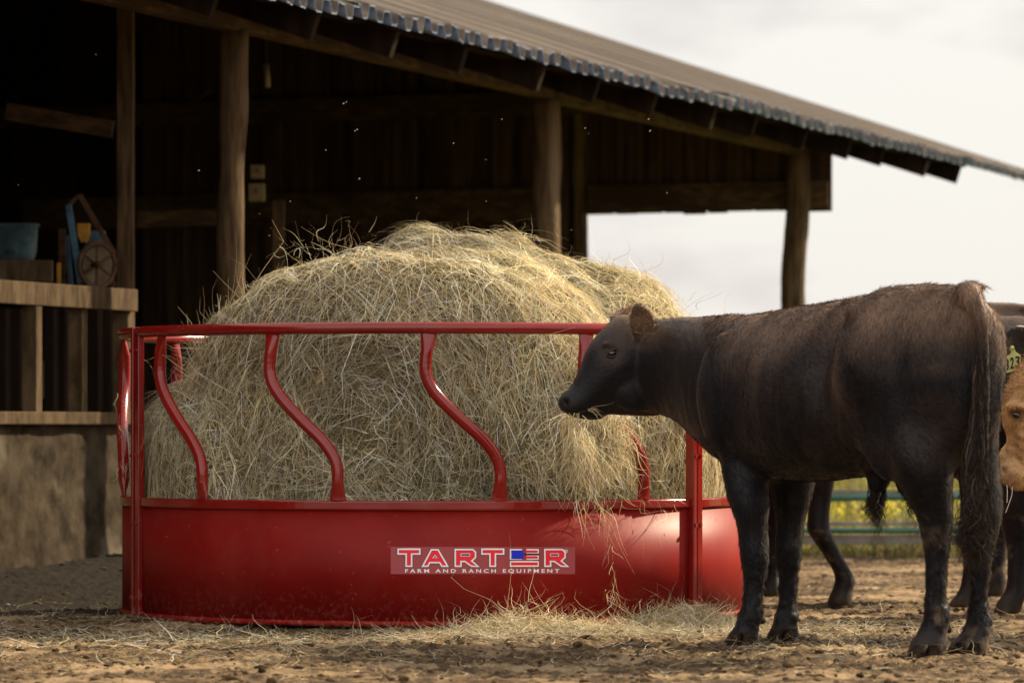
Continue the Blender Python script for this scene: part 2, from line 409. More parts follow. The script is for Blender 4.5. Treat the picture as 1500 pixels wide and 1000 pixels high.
# ------------------------------------------------------------------ hay bale
FC = V3(-.31, 16.0, 0); R = 1.22
hb = thing('hay_bale', 'big slumped round hay bale heaped inside the red ring feeder', 'hay bale', FC)
mb = MB()
ax_b = nrm(V3(.30, .95, 0)); sd = nrm(V3(ax_b[1], -ax_b[0], 0)); up = V3(0, 0, 1)
fc = P(548, 628, 15.15)
rings = []
for t, s in ((-.02, .80), (.0, .90), (.05, .97), (.14, 1.0), (.5, 1.02), (.9, 1.03), (1.15, .97), (1.22, .8)):
    rings.append([fc + ax_b * t + s * .70 * (1.13 * np.sign(math.cos(a)) * abs(math.cos(a)) ** .8 * sd + (1 if math.sin(a) < 0 else .92) * np.sign(math.sin(a)) * abs(math.sin(a)) ** .8 * up) for a in np.linspace(0, 2 * math.pi, 40, endpoint=False)][::-1])
mb.loft(rings)
ellipsoid(mb, P(675, 660, 16.2), V3(.72, 0, 0), V3(0, .62, 0), V3(0, 0, .87))       # risen back half
ellipsoid(mb, P(820, 700, 16.1), V3(.62, 0, -.12), V3(0, .7, 0), V3(.05, 0, .88))
ellipsoid(mb, P(905, 692, 16.1), V3(.44, 0, -.14), V3(0, .6, 0), V3(0, 0, .84))      # loosened right side
ellipsoid(mb, P(940, 790, 15.9), V3(.40, 0, 0), V3(0, .6, 0), V3(0, 0, .85))
ellipsoid(mb, FC + V3(0, -.02, .12), V3(1.13, 0, 0), V3(0, 1.10, 0), V3(0, 0, .60), 32)  # slumped skirt
ellipsoid(mb, P(300, 760, 15.6), V3(.30, 0, 0), V3(0, .45, 0), V3(0, 0, .55))
ellipsoid(mb, P(875, 740, 15.0), V3(.20, 0, 0), V3(0, .16, 0), V3(0, 0, .42))       # clump pulled out towards the bull
core = remesh(mb, .022, 7, 'core')
v = get_co(core); no = get_no(core)
rg_ = np.hypot((v - fc) @ sd, v[:, 2] - fc[2]); frn = (no @ -ax_b > .5) * (rg_ < .8)
v = v + no * (fbm(v, 2.6, 3, 5) * .042 + fbm(v, 9, 3, 9) * .022 + frn * .012 * np.sin(rg_ * 75 + fbm(v, 3, 2, 44) * 3))[:, None]
rad = np.linalg.norm(v[:, :2] - FC[:2], axis=1); mx_ = R - .05
sel = (rad > mx_) & (v[:, 2] < 1.1); v[sel, :2] = FC[:2] + (v[sel, :2] - FC[:2]) * (mx_ / rad[sel])[:, None]
v[:, 2] = np.maximum(v[:, 2], .01)
set_co(core, v); vt, tt = tri_data(core)
cam_p = V3(0, 0, EYE)
def hay_w(c, n):
    tocam = nrm(cam_p - c); f = (n * tocam).sum(1)
    return np.where(f > -.15, 1.0, np.where(n[:, 2] > .2, .5, .22)) * np.where(c[:, 2] < .38, .12, 1)
fcol = []
Vs, Fs, Cs = [], [], []
nv = 0
def add_rib(V, F, col, k):
    global nv
    Vs.append(V); Fs.append(F + nv); Cs.append(np.repeat(col, k, 0)); nv += len(V)
ns = 125000
p, n_ = sample(vt, tt, ns, hay_w)
rel = p - fc; rp = rel @ sd; zp = rel[:, 2]; ring = np.sqrt(rp ** 2 + zp ** 2)
front = (n_ @ -ax_b > .45) & (ring < .86)
tang = np.where(front[:, None], nrm(-zp[:, None] * sd + rp[:, None] * up), 0)
down = nrm(V3(0, 0, -1) - n_ * (n_ @ V3(0, 0, -1))[:, None])
side_ = nrm(np.cross(n_, up + 1e-3))
rnd = rng.normal(size=(ns, 3))
ridge = (n_[:, 2] > .35)
flow = np.stack([fbm(p, 1.3, 1, 31), fbm(p, 1.3, 1, 37), fbm(p, 1.3, 1, 41)], 1)
xr = np.where(rng.random(ns) < .3, .9, .26)[:, None]; sg = rng.choice([-1, 1], ns)[:, None]
D = np.where(front[:, None], tang * sg * 1.0 + down * .35 + rnd * xr + flow * .6, np.where(ridge[:, None], sd * sg * .9 + down * .5 + rnd * xr + flow * .9, down * .8 + rnd * xr + flow * 1.1))
low = np.clip((.75 - p[:, 2]) / .35, 0, 1)[:, None]; D = D * (1 - .5 * low) + down * low * .5
D = nrm(D - n_ * (D * n_).sum(1)[:, None] * .98)
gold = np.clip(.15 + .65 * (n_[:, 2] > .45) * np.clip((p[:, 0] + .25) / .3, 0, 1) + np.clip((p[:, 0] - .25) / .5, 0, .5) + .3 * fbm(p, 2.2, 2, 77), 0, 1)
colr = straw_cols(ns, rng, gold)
deep = rng.random(ns) ** 1.2
off = (-.035 + .055 * deep)
colr *= (.88 + .3 * fbm(p, 5, 2, 88) + np.where(front, .16 * np.sin(ring * 75 + fbm(p, 3, 2, 44) * 3), 0))[:, None]
Ln = rng.gamma(4, .026, ns) + .035
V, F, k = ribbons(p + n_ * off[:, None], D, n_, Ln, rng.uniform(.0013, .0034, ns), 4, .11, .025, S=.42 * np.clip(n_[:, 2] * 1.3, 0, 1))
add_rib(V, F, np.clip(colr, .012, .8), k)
# fly-away stalks
nf = 900
p, n_ = sample(vt, tt, nf, lambda c, n: hay_w(c, n) * np.where(n[:, 2] > -.1, 1, .2) * np.where(c[:, 2] > .5, 1, .1))
D = nrm(n_ * .7 + rng.normal(size=(nf, 3)) * .75)
Bn = nrm(np.cross(D, rng.normal(size=(nf, 3))))
V, F, k = ribbons(p, D, Bn, rng.gamma(3, .015, nf) + .015, rng.uniform(.0012, .0026, nf), 6, .5, .45)
add_rib(V, F, straw_cols(nf, rng, .45) * .8, k)
# a few long loops standing against the dark barn on the top left and the sky on the right
for (px, py, YY, cnt, dd) in ((440, 345, 15.3, 24, (-.3, 0, .5)), (515, 335, 15.4, 9, (0, 0, .6)), (770, 335, 15.8, 12, (0, 0, 1)), (350, 432, 15.2, 10, (-.6, 0, .4)), (880, 388, 16, 26, (.3, 0, .7)), (930, 405, 16, 36, (.5, 0, .5)), (990, 435, 15.9, 30, (.6, 0, .3)), (1015, 462, 15.6, 7, (1, 0, .45)), (385, 395, 15.2, 8, (-.6, 0, .5)), (232, 600, 15.4, 14, (-.8, 0, .2))):
    cnt = int(cnt * .6); p = P(px, py + 18, YY) + rng.normal(size=(cnt, 3)) * V3(.05, .05, .02)
    D = nrm(V3(*dd) + rng.normal(size=(cnt, 3)) * .6); Bn = nrm(np.cross(D, rng.normal(size=(cnt, 3))))
    V, F, k = ribbons(p, D, Bn, rng.uniform(.04, .11, cnt), rng.uniform(.0015, .0028, cnt), 8, .6, .5)
    add_rib(V, F, straw_cols(cnt, rng, .4) * .85, k)
HV, HFc, HC = np.vstack(Vs), np.vstack(Fs), np.vstack(Cs)
rr_ = np.linalg.norm(HV[:, :2] - FC[:2], axis=1); lim = R - .016
nr = np.where(rr_ > lim, np.where(HV[:, 2] < .475, lim, np.where(HV[:, 2] < 1.06, lim + (rr_ - lim) * .35, rr_)), rr_)
HV[:, :2] = FC[:2] + (HV[:, :2] - FC[:2]) * (nr / rr_)[:, None]; HV[:, 2] = np.maximum(HV[:, 2], .01)
mesh_obj('straw_cover', HV, HFc, STRAW, hb, False, col=HC)
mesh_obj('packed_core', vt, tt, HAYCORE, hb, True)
bpy.data.objects.remove(core)

# ------------------------------------------------------------------ hay litter on the ground
def heap(name, label, cx, cy, rx, ry, h, n, seed, gold=.4, fly=.4, Lm=.05):
    r = np.random.default_rng(seed)
    a = r.uniform(0, 2 * math.pi, n); q = np.sqrt(r.random(n)) ; x = cx + rx * q * np.cos(a); y = cy + ry * q * np.sin(a)
    top = h * np.clip(1 - q ** 2, 0, 1) * (.65 + .5 * vnoise(np.stack([x * 9, y * 9, x * 0], 1), seed))
    z = gz(x, y) + top * r.random(n) ** .6 + .004
    D = nrm(np.stack([r.normal(0, 1, n), r.normal(0, 1, n), r.normal(0, .28 if h < .02 else fly, n)], 1))
    Bn = nrm(np.cross(np.cross(D, V3(0, 0, 1)), D))
    V, F, k = ribbons(np.stack([x, y, z], 1), D, Bn, r.gamma(3, Lm / 3, n) + .02, r.uniform(.0012, .003, n), 5, .35, .12, r=r)
    V[:, 2] = np.maximum(V[:, 2], gz(V[:, 0], V[:, 1]) + .001)
    return V, F, np.repeat(straw_cols(n, r, np.full(n, gold)), k, 0)
V, F, c = heap('', '', P(1005, 885, 1)[0] * 14.9, 15.02, .26, .13, .105, 3200, 5, .3)
tag(mesh_obj('hay_heap', V, F, STRAW, None, False, col=c), 'tousled heap of dropped hay at the foot of the feeder seam by the bull', 'hay')
V1, F1, c1 = heap('', '', .12, 14.64, .36, .17, .062, 2000, 6, .35)
V2, F2, c2 = heap('', '', .06, 14.68, .10, .05, .14, 90, 8, .5, 1.0, .09)
tag(mesh_obj('hay_heap', np.vstack([V1, V2]), np.vstack([F1, F2 + len(V1)]), STRAW, None, False, col=np.vstack([c1, c2])), 'low straggly heap of hay against the red panel below the sticker', 'hay')
# strewn litter: countless
Vl, Fl, Cl, m0 = [], [], [], 0
for (cx, cy, rx, ry, n, gold) in ((-.9, 14.05, 1.0, .42, 1300, .05), (-1.6, 14.4, .6, 1.0, 900, .05), (.35, 14.3, .7, .35, 1700, .35), (.8, 14.7, .55, .5, 1300, .4), (.2, 14.0, 1.6, .5, 800, .4), (1.1, 14.6, 1.0, 1.2, 900, .4), (0, 12.8, 1.9, 1.3, 700, .5), (1.2, 13.6, .9, 1.0, 600, .5), (-1.2, 12.9, 1.0, .7, 300, .4), (1.0, 17, 1.6, 2.5, 500, .4), (-2.0, 16.0, .7, 1.2, 160, .1)):
    V, F, c = heap('', '', cx, cy, rx, ry, .014, n, int(abs(cx * 100) + n), gold, .2, .05)
    rr = np.linalg.norm(V[:, :2] - FC[:2], axis=1)
    Vl.append(V); Fl.append(F + m0); Cl.append(c * .7); m0 += len(V)
tag(mesh_obj('straw_litter', np.vstack(Vl), np.vstack(Fl), STRAW, None, False, col=np.vstack(Cl)), 'loose straw strewn thinly over the ground around the feeder', 'straw', kind='stuff')

# ------------------------------------------------------------------ ring feeder
fd = thing('hay_feeder', 'glossy red metal ring feeder with curved bars standing round the hay', 'hay feeder', FC)
rad = math.radians
def cyl(a, r, z): return FC + V3(r * math.sin(a), -r * math.cos(a), z)
def arc_sweep(prof, a0, a1, n=48, close=True):
    """prof list of (radius, z); closed ring profile swept from a0 to a1"""
    m = len(prof); A = np.linspace(rad(a0), rad(a1), n)
    V = [cyl(a, r, z) for a in A for (r, z) in prof]
    F = [(i * m + k, (i + 1) * m + k, (i + 1) * m + (k + 1) % m, i * m + (k + 1) % m) for i in range(n - 1) for k in range(m)]
    F += [tuple(range(m)), tuple((n - 1) * m + k for k in range(m - 1, -1, -1))]
    return V, F
JO = [-66.0, 54.5, 174.5]
ZR, ZP = 1.089, .461
for s, (j0, j1) in enumerate(((-66, 54.5), (54.5, 174.5), (174.5, 294))):
    a0, a1 = j0 + 1.4, j1 - 1.4
    g = MB(); g.add(*arc_sweep([(R, .012), (R, ZP - .03), (R - .003, ZP - .03), (R - .003, .012)], a0, a1, 72))
    pn = g.build('side_panel', RED, fd, True); 
    v = get_co(pn)
    ang = np.arctan2(v[:, 0], -v[:, 1]); dent = (.005 * np.sin(ang * 7 + 1) * np.sin(v[:, 2] * 6) + .003 * np.sin(ang * 17)) * np.clip((v[:, 2] - .02) * 20, 0, 1)
    v[:, :2] *= (1 + dent / R)[:, None]
    for fm in pn.data.polygons: fm.use_smooth = len(fm.vertices) == 4
    g = MB(); g.add(*arc_sweep([(R - .006, ZP - .036), (R + .007, ZP - .036), (R + .009, ZP - .030), (R + .009, ZP - .005), (R + .004, ZP), (R - .018, ZP), (R - .018, ZP - .006), (R - .006, ZP - .008)], a0, a1, 72))
    g.build('panel_rim', REDT, fd, False, bevel=.002)
    g = MB(); A = np.linspace(rad(a0), rad(a1), 72); g.tube([cyl(a, R, .012) for a in A], .011, 8); g.build('base_rim', RED, fd, True)
    g = MB(); A = np.linspace(rad(j0 + .6), rad(j1 - .6), 80); g.tube([cyl(a, R, ZR) for a in A], .0215, 16); g.build('top_rail', REDT, fd, True)
    for i in range(4):
        ab = j0 + 22.3 + 28.2 * i; at_ = ab - 12.3
        prof = [(0, 1.0), (-.02, .93), (-.045, .84), (-.045, .76), (.02, .68), (.2, .585), (.5, .465), (.76, .365), (.93, .27), (.995, .19), (1, .12), (1, .05), (1, 0)]
        pts = catmull([cyl(rad(at_ + (ab - at_) * f), R, ZP - .004 + (ZR - .012 - ZP) * z) for f, z in prof], 5)
        zz = (pts[:, 2] - ZP) / (ZR - ZP)
        rr = .0225 + .0 * zz
        # pipe pressed flat at both ends
        n = len(pts); T = nrm(np.gradient(pts, axis=0)); m = 18; V = []
        for q in range(n):
            a = math.atan2(pts[q, 0] - FC[0], -(pts[q, 1] - FC[1])); ro = V3(math.sin(a), -math.cos(a), 0)
            u = nrm(np.cross(ro, T[q])); e = np.clip((zz[q] - .87) / .10, 0, 1) + np.clip((.10 - zz[q]) / .08, 0, 1)
            crk = .0012 * math.sin(zz[q] * 190) * math.exp(-((zz[q] - .74) / .07) ** 2)      # crimps on the inside of the bend
            for k in range(m):
                t = 2 * math.pi * k / m
                V.append(pts[q] + u * math.cos(t) * (.0225 + .008 * e) + ro * math.sin(t) * (.0225 - .013 * e) + (ro + u) * crk)
        g = MB(); g.add(V, [(q * m + k, q * m + (k + 1) % m, (q + 1) * m + (k + 1) % m, (q + 1) * m + k) for q in range(n - 1) for k in range(m)] + [tuple(range(m)), tuple((n - 1) * m + k for k in range(m))])
        br = g.build('feed_bar', REDT, fd, True)
for j in JO:
    for sgn, wd, dp in ((-1, .011, .019), (1, .018, .013)):
        a = rad(j + sgn * 1.0); ro = V3(math.sin(a), -math.cos(a), 0); tg = V3(math.cos(a), math.sin(a), 0)
        g = MB(); c0 = cyl(a, R + .004, (ZR + .016) / 2 + .003)
        g.box(c0, tg * wd, ro * dp, V3(0, 0, (ZR + .016) / 2)); up_ = g.build('upright', REDT, fd, False, bevel=.004)
        for zb in (1.02, .62, .36, .08):
            g = MB(); g.tube([cyl(a, R + .003 + dp, zb), cyl(a, R + .010 + dp, zb)], .008, 6)
            bo = mesh_obj('bolt', np.vstack(g.V), g.F, REDT, None, False); bo.parent = up_
            bo.data.transform(__import__('mathutils').Matrix.Translation(-parent_world(up_)))

# sticker with the maker's lettering, bent to the panel
def on_panel(px, py, e):
    lo, hi = -math.pi / 2, math.pi / 2
    for _ in range(40):
        a = (lo + hi) / 2; q = cyl(a, R + e, 0)
        if q[0] / q[1] * F_PX + CX < px: lo = a
        else: hi = a
    q = cyl(a, R + e, 0); return V3(q[0], q[1], EYE + (HZ - py) * q[1] / F_PX)
zx = lambda x, y: (550 + x / 4.839, 770 + y / 4.839)
FILM = flat_mat('sticker_film', (.33, .045, .05), .3, .5); WHITE = flat_mat('sticker_white', (.85, .83, .84), .4)
SRED = flat_mat('sticker_red', (.80, .012, .035), .4); NAVY = flat_mat('sticker_dark_edge', (.045, .012, .03), .4); BLUE = flat_mat('sticker_blue', (.005, .02, .55), .4)
def grid_patch(x0, y0, x1, y1, e, nxx):
    V = [on_panel(*zx(x0 + (x1 - x0) * i / nxx, y), e) for i in range(nxx + 1) for y in (y1, y0)]
    return V, [(2 * i, 2 * i + 2, 2 * i + 3, 2 * i + 1) for i in range(nxx)]
g = MB(); g.add(*grid_patch(108, 147, 1415, 340, .0012, 40)); dec = g.build('sticker', FILM, fd, True)
def offset_poly(pts, d):
    pts = np.array(pts, float); n = len(pts); A = sum(pts[i][0] * pts[(i + 1) % n][1] - pts[(i + 1) % n][0] * pts[i][1] for i in range(n))
    s = 1 if A > 0 else -1; out = []
    for i in range(n):
        e0 = nrm(pts[i] - pts[i - 1]); e1 = nrm(pts[(i + 1) % n] - pts[i])
        n0 = s * V3(e0[1], -e0[0]); n1 = s * V3(e1[1], -e1[0]); b = nrm(n0 + n1); out.append(pts[i] + b * d / max(.45, float(b @ n0)))
    return out
T_ = lambda x: [(x, 158), (x + 165, 158), (x + 165, 203), (x + 107, 203), (x + 107, 290), (x + 57, 290), (x + 57, 203), (x, 203)]
R_ = lambda x: [(x, 160), (x + 132, 160), (x + 155, 182), (x + 155, 224), (x + 131, 247), (x + 180, 290), (x + 120, 290), (x + 72, 256), (x + 52, 256), (x + 52, 290), (x, 290)]
A_ = [(325, 290), (393, 162), (447, 162), (522, 290), (468, 290), (452, 264), (388, 264), (374, 290)]
rct = lambda a, b, c, d: [(a, b), (c, b), (c, d), (a, d)]
polys = []
for q in (T_(155), A_, R_(560), T_(749), R_(1195)):
    polys += [(offset_poly(q, 4), NAVY, .0018), (q, WHITE, .0024), (offset_poly(q, -11), SRED, .0030)]
for q in (rct(608, 198, 666, 210), rct(1243, 198, 1296, 210)): polys += [(offset_poly(q, 4), WHITE, .0034), (q, NAVY, .0038)]
polys += [([(403, 226), (422, 203), (440, 226)], WHITE, .0034), ([(411, 223), (422, 210), (433, 223)], NAVY, .0038)]
polys += [(offset_poly(rct(952, 162, 1158, 238), 3), NAVY, .0018), (offset_poly(rct(952, 246, 1158, 288), 3), NAVY, .0019), (rct(952, 162, 1158, 238), WHITE, .0024), (rct(952, 247, 1158, 288), WHITE, .0025),
          (rct(962, 172, 1050, 233), BLUE, .003), (rct(1060, 172, 1150, 188), SRED, .003), (rct(1060, 213, 1150, 230), SRED, .003), (rct(960, 257, 1150, 278), SRED, .003), (rct(1052, 194, 1160, 207), NAVY, .0034)]
bat = {}
for q, m_, e in polys: bat.setdefault(m_.name, (m_, MB()))[1].add([on_panel(*zx(*t), e) for t in q], [tuple(range(len(q)))[::-1]])
def font_patch(txt, x0, x1, y0, y1, e):
    cu = bpy.data.curves.new('t', 'FONT'); cu.body = txt; cu.offset = .022; cu.space_character = 1.55 if len(txt) > 3 else 1; to = bpy.data.objects.new('t', cu); C.objects.link(to)
    dg = bpy.context.evaluated_depsgraph_get(); me = bpy.data.meshes.new_from_object(to.evaluated_get(dg)); v = np.array([q.co[:] for q in me.vertices]); f = [tuple(q.vertices) for q in me.polygons]
    bpy.data.objects.remove(to); bpy.data.meshes.remove(me)
    mn, mxx = v.min(0), v.max(0); u = (v[:, 0] - mn[0]) / (mxx[0] - mn[0]); t = (v[:, 1] - mn[1]) / (mxx[1] - mn[1])
    return u, t, f
u, t, f = font_patch('FARM AND RANCH EQUIPMENT', 0, 0, 0, 0, 0)
bat[WHITE.name][1].add([on_panel(*zx(210 + a * 1093, 335 - b * 31), .0024) for a, b in zip(u, t)], f)
g = MB(); V = []
for i in range(16):
    a = 2 * math.pi * i / 16
    for rr in (13, 9.5): V.append(on_panel(*zx(1350 + rr * math.cos(a), 178 + rr * math.sin(a)), .0024))
bat[WHITE.name][1].add(V, [(2 * i, (2 * i + 2) % 32, (2 * i + 3) % 32, 2 * i + 1) for i in range(16)])
u, t, f = font_patch('R', 0, 0, 0, 0, 0); bat[WHITE.name][1].add([on_panel(*zx(1345 + a * 10, 185 - b * 13), .0024) for a, b in zip(u, t)], f)
for nme, (m_, g) in bat.items():
    o = mesh_obj('lettering', np.vstack(g.V), g.F, m_, None, False); o.parent = dec; o.data.transform(__import__('mathutils').Matrix.Translation(-parent_world(dec)))

# hay hanging out over the rim, and the clump the bull is eating
head_pt_m = lambda px, py: P(px, py, 14.13)
def strands(items, seed, gold=.6):
    r = np.random.default_rng(seed); Vq, Fq, Cq, k0 = [], [], [], 0
    for (p0, dirv, n, spread, ln, wv, cu, sag) in items:
        p = np.asarray(p0) + r.normal(size=(n, 3)) * np.asarray(spread); D = nrm(np.asarray(dirv) + r.normal(size=(n, 3)) * cu)
        Bn = nrm(np.cross(D, r.normal(size=(n, 3))) + V3(0, -.6, 0)); Bn = nrm(Bn - D * (Bn * D).sum(1)[:, None])
        V, F, k = ribbons(p, D, Bn, r.uniform(ln[0], ln[1], n), r.uniform(wv[0], wv[1], n), 8, cu * .7, .2, r=r, S=np.full(n, sag))
        Vq.append(V); Fq.append(F + k0); Cq.append(np.repeat(straw_cols(n, r, np.full(n, gold)), k, 0)); k0 += len(V)
    return np.vstack(Vq), np.vstack(Fq), np.vstack(Cq)
Yc = 14.80
V, F, c = strands([(P(868, 618, 14.90), (0, -.1, -1), 1700, (.058, .03, .05), (.05, .17), (.0016, .0036), .48, .2),
                   (P(862, 665, 14.88), (0, -.1, -1), 900, (.055, .03, .04), (.04, .10), (.0016, .0036), .5, .15),
                   (P(850, 640, 14.7), (.3, .3, -1), 160, (.02, .06, .02), (.08, .22), (.0014, .003), .3, .2),
                   (P(838, 608, 14.38), (-.2, .3, -.6), 60, (.018, .02, .008), (.05, .16), (.0014, .0028), .45, .5),
                   (head_pt_m(862, 600), (.8, -.1, -.1), 9, (.006, .006, .004), (.04, .08), (.0018, .003), .3, .3),
                   (head_pt_m(846, 606), (-.2, -.1, -1), 14, (.010, .006, .004), (.05, .12), (.0018, .003), .35, .2),
                   (P(850, 604, 14.36), (.5, .2, -.35), 22, (.015, .02, .006), (.04, .09), (.0014, .0026), .4, .3)], 12, .38)
tag(mesh_obj('hay_clump', V, F, STRAW, None, False, col=c), 'golden clump of pulled hay hanging between the bars under the bull\'s muzzle', 'hay')
items = []
for px, py, n in ((850, 725, 10), (878, 735, 9), (900, 728, 8), (830, 728, 5), (945, 735, 8), (985, 738, 5)):
    q = on_panel(px, py, .03); items.append((q, (.05, -.2, -1), n, (.03, .006, .012), (.04, .15), (.0013, .0024), .45, .1))
for px, n, lo, hi in ((880, 5, .1, .2), (893, 4, .15, .25)):
    q = on_panel(px, 740, .015); items.append((q, (.08, 0, -1), n, (.005, .003, .01), (lo, hi), (.0013, .002), .2, 0))
for py in (770, 800, 830, 850, 870): items.append((on_panel(892 + (py - 770) * .08, py, .014), (.05, 0, -1), 4, (.005, .002, .01), (.05, .11), (.0012, .002), .3, 0))
items.append((on_panel(893, 868, .02), (.1, -.1, -1), 12, (.012, .003, .01), (.03, .09), (.0013, .0022), .5, 0))
items.append((on_panel(940, 765, .02), (.9, -.1, -.3), 3, (.02, .003, .01), (.05, .1), (.0013, .002), .4, .6))
left_items = [(on_panel(182, 640, .02), (0, -.2, -1), 22, (.012, .02, .10), (.04, .12), (.0012, .002), .5, 0)]
V, F, c = strands(items, 13, .6)
tag(mesh_obj('hay_strands', V, F, STRAW, None, False, col=c), 'thin hay strands dangling over the feeder rim and down its red panel', 'hay')
V, F, c = strands(left_items, 14, .6)
tag(mesh_obj('hay_strands', V, F, STRAW, None, False, col=c), 'wisps of hay caught on the leftmost curved bar of the feeder', 'hay')


# ------------------------------------------------------------------ barn
th = math.atan(.378); U = V3(math.sin(th), math.cos(th), 0); O_ = V3(math.cos(th), -math.sin(th), 0); Q0 = V3(-1.38, 20, 0); UP = V3(0, 0, 1)
def BW(a, o, z): return Q0 + U * a + O_ * o + UP * z
PIT = .33
def roof_z(o): return 2.945 - PIT * o
bn = thing('barn', 'open sided old timber barn with corrugated tin roof behind the feeder', 'barn', Q0)
def log(pts, r, sub=6, m=18, seed=0):
    pts = catmull(pts, sub); rr = np.interp(np.linspace(0, 1, len(pts)), np.linspace(0, 1, len(r)), r)
    g = MB(); g.tube(pts, rr, m); v = g.V[0]; d = fbm(v * V3(1, 1, .5), 6, 3, seed) * .010 + fbm(v * V3(6, 6, .6), 3, 2, seed + 5) * .003
    c = np.repeat(pts, m, 0); v[:] = v + nrm(v - c) * d[:, None]; return g
def post(a, r, bow, seed, o=0., top=2.68, mat=WOOD, name='post'):
    n = 7; pts = [BW(a, o, -.05 + (top + .05) * i / (n - 1)) + V3(bow[i], 0, 0) for i in range(n)]
    return log(pts, r, 8, 20, seed).build(name, mat, bn, True)
post(0, (.074, .073, .071, .070, .070, .068), [0, 0, .004, 0, -.004, 0, .01], 1)
post(4.48, (.10, .10, .098, .10, .088, .085), [.045, .035, .02, .005, -.005, 0, 0], 2)
post(9.62, (.09, .085, .082, .09, .082, .088), [0, -.01, -.008, -.003, -.018, .012, .02], 3)
post(9.75, (.055, .055, .055), [0] * 7, 4, o=-1.68, top=3.4)
for k_, aa in enumerate((-4.6, -8.8)): post(aa, (.08, .08, .08), [0] * 7, 6 + k_)
g = MB()
for a0, a1, dz in ((-9, .02, 0), (.02, 4.5, .004), (4.5, 9.9, -.006)):
    g.box(BW((a0 + a1) / 2, .015, 2.735 + dz), U * (a1 - a0) / 2, O_ * .05, UP * .062)
g.build('header_beam', WOOD_H, bn, False, bevel=.006)
# rafters with square cut tails
for i in range(22):
    a = 12.02 - 1.03 * i
    if a < -9: break
    dv = nrm(O_ - UP * PIT); nn = nrm(np.cross(dv, U)); nn = nn if nn[2] > 0 else -nn
    oe = .60 + .03 * math.sin(i * 2.3); c = BW(a, (oe - 5.4) / 2, roof_z((oe - 5.4) / 2) - .030) - nn * .070
    g = MB(); g.box(c, dv * (oe + 5.4) / 2 / dv.dot(O_), U * .024, nn * .068); g.build('rafter', DARKWOOD, bn)
# purlins under the sheet
for o in (.45, -.6, -2, -3.6):
    g = MB(); g.box(BW(1.8, o, roof_z(o) - .026 - .012), U * 10.8, O_ * .04, UP * .010); g.build('purlin', DARKWOOD, bn)
# ribbed tin sheets: each sheet has its own slight tilt at the eave
def rib_profile(t):                      # t in pitches
    f = t % 1.0
    return np.interp(f, [0, .16, .26, .62, .72, 1.0], [1, 1, -1, -1, 1, 1])
pitch = .186; rr_ = np.random.default_rng(5); a = -9.0; si = 0
while a < 14.5:
    wid = pitch * 4; g = MB(); per = []; tilt = rr_.normal(0, .008); ext = rr_.normal(0, .02) ; na = 4 * 14 + 1
    aa = np.linspace(a, min(a + wid + .02, 14.9), na); os_ = np.array([.70 + ext, .55, 0, -2.5, -5.5])
    hz = rib_profile((aa - a) / pitch) * .031 + .0035 * (si % 2)
    V = []; bent = rr_.normal(0, .006, na // 8 + 2)
    for o in os_:
        for k, q in enumerate(aa): V.append(BW(q, o, roof_z(o) + hz[k] + .026 + (tilt * 1 + bent[k // 8] * 1.0 if o > .6 else 0)))
    V = np.array(V); Vb = V - UP * .004; n5 = len(os_); ix = lambda i, k: i * na + k
    F = [(ix(i, k), ix(i, k + 1), ix(i + 1, k + 1), ix(i + 1, k)) for i in range(n5 - 1) for k in range(na - 1)]
    F0 = list(F); T = len(V); F += [(T + d, T + c, T + b, T + a_) for a_, b, c, d in F[:]]
    F += [(ix(0, k + 1), ix(0, k), T + ix(0, k), T + ix(0, k + 1)) for k in range(na - 1)]
    mi = np.zeros(len(F), int); mi[len(F0):] = 1; mesh_obj('roof_sheet', np.vstack([V, Vb]), F, None, bn, False, mats=[TIN, TINB], midx=mi)
    a += wid; si += 1
g = MB(); dv = nrm(-O_ - UP * PIT); nn = V3(0, 0, 1); g.box(BW(2.3, -8.3, roof_z(-5.5) - 2.8 * PIT), U * 11.3, dv * 2.95, UP * .01); g.build('back_roof', TIN, bn)
# gable end wall hanging behind the last post, open below on the right
g = MB(); gdeep = MB(); r5 = np.random.default_rng(9); o = .235; k = 0
while o > -11:
    wd = r5.uniform(.15, .21); zb = 2.27 + r5.uniform(-.006, .012) if o - wd > -1.75 else .0
    oc = o - wd / 2; zt = min(roof_z(oc), roof_z(-5.5) - abs(oc + 5.5) * PIT) - .045
    if oc > -.1: zt -= .06
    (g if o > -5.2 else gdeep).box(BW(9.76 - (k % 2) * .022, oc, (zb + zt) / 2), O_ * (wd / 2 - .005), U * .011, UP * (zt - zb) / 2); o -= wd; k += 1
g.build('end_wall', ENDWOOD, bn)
g = gdeep; g.build('end_wall', DARKWOOD, bn)  # deeper gable boards coloured darker to put in the barn's inner gloom
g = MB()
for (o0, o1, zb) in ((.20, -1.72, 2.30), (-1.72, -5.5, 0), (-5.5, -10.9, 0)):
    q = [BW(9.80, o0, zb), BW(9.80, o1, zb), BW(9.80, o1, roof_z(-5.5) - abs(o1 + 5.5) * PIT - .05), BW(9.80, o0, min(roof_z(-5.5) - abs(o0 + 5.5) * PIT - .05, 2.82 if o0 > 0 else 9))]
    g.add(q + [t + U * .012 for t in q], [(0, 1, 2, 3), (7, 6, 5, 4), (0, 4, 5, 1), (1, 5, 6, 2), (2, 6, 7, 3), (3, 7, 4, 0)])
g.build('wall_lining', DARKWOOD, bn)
for (z, hh, o0, o1, nm, mt) in ((2.385, .10, .225, -1.6, 'girt', WOOD_H), (2.36, .12, -1.78, -6.2, 'girt', WOOD_H), (3.10, .085, -1.5, -6.5, 'girt', WOOD_H)):
    g = MB(); g.box(BW(9.70, (o0 + o1) / 2, z), O_ * abs(o0 - o1) / 2, U * .03, UP * hh); g.build(nm, mt, bn, bevel=.004)
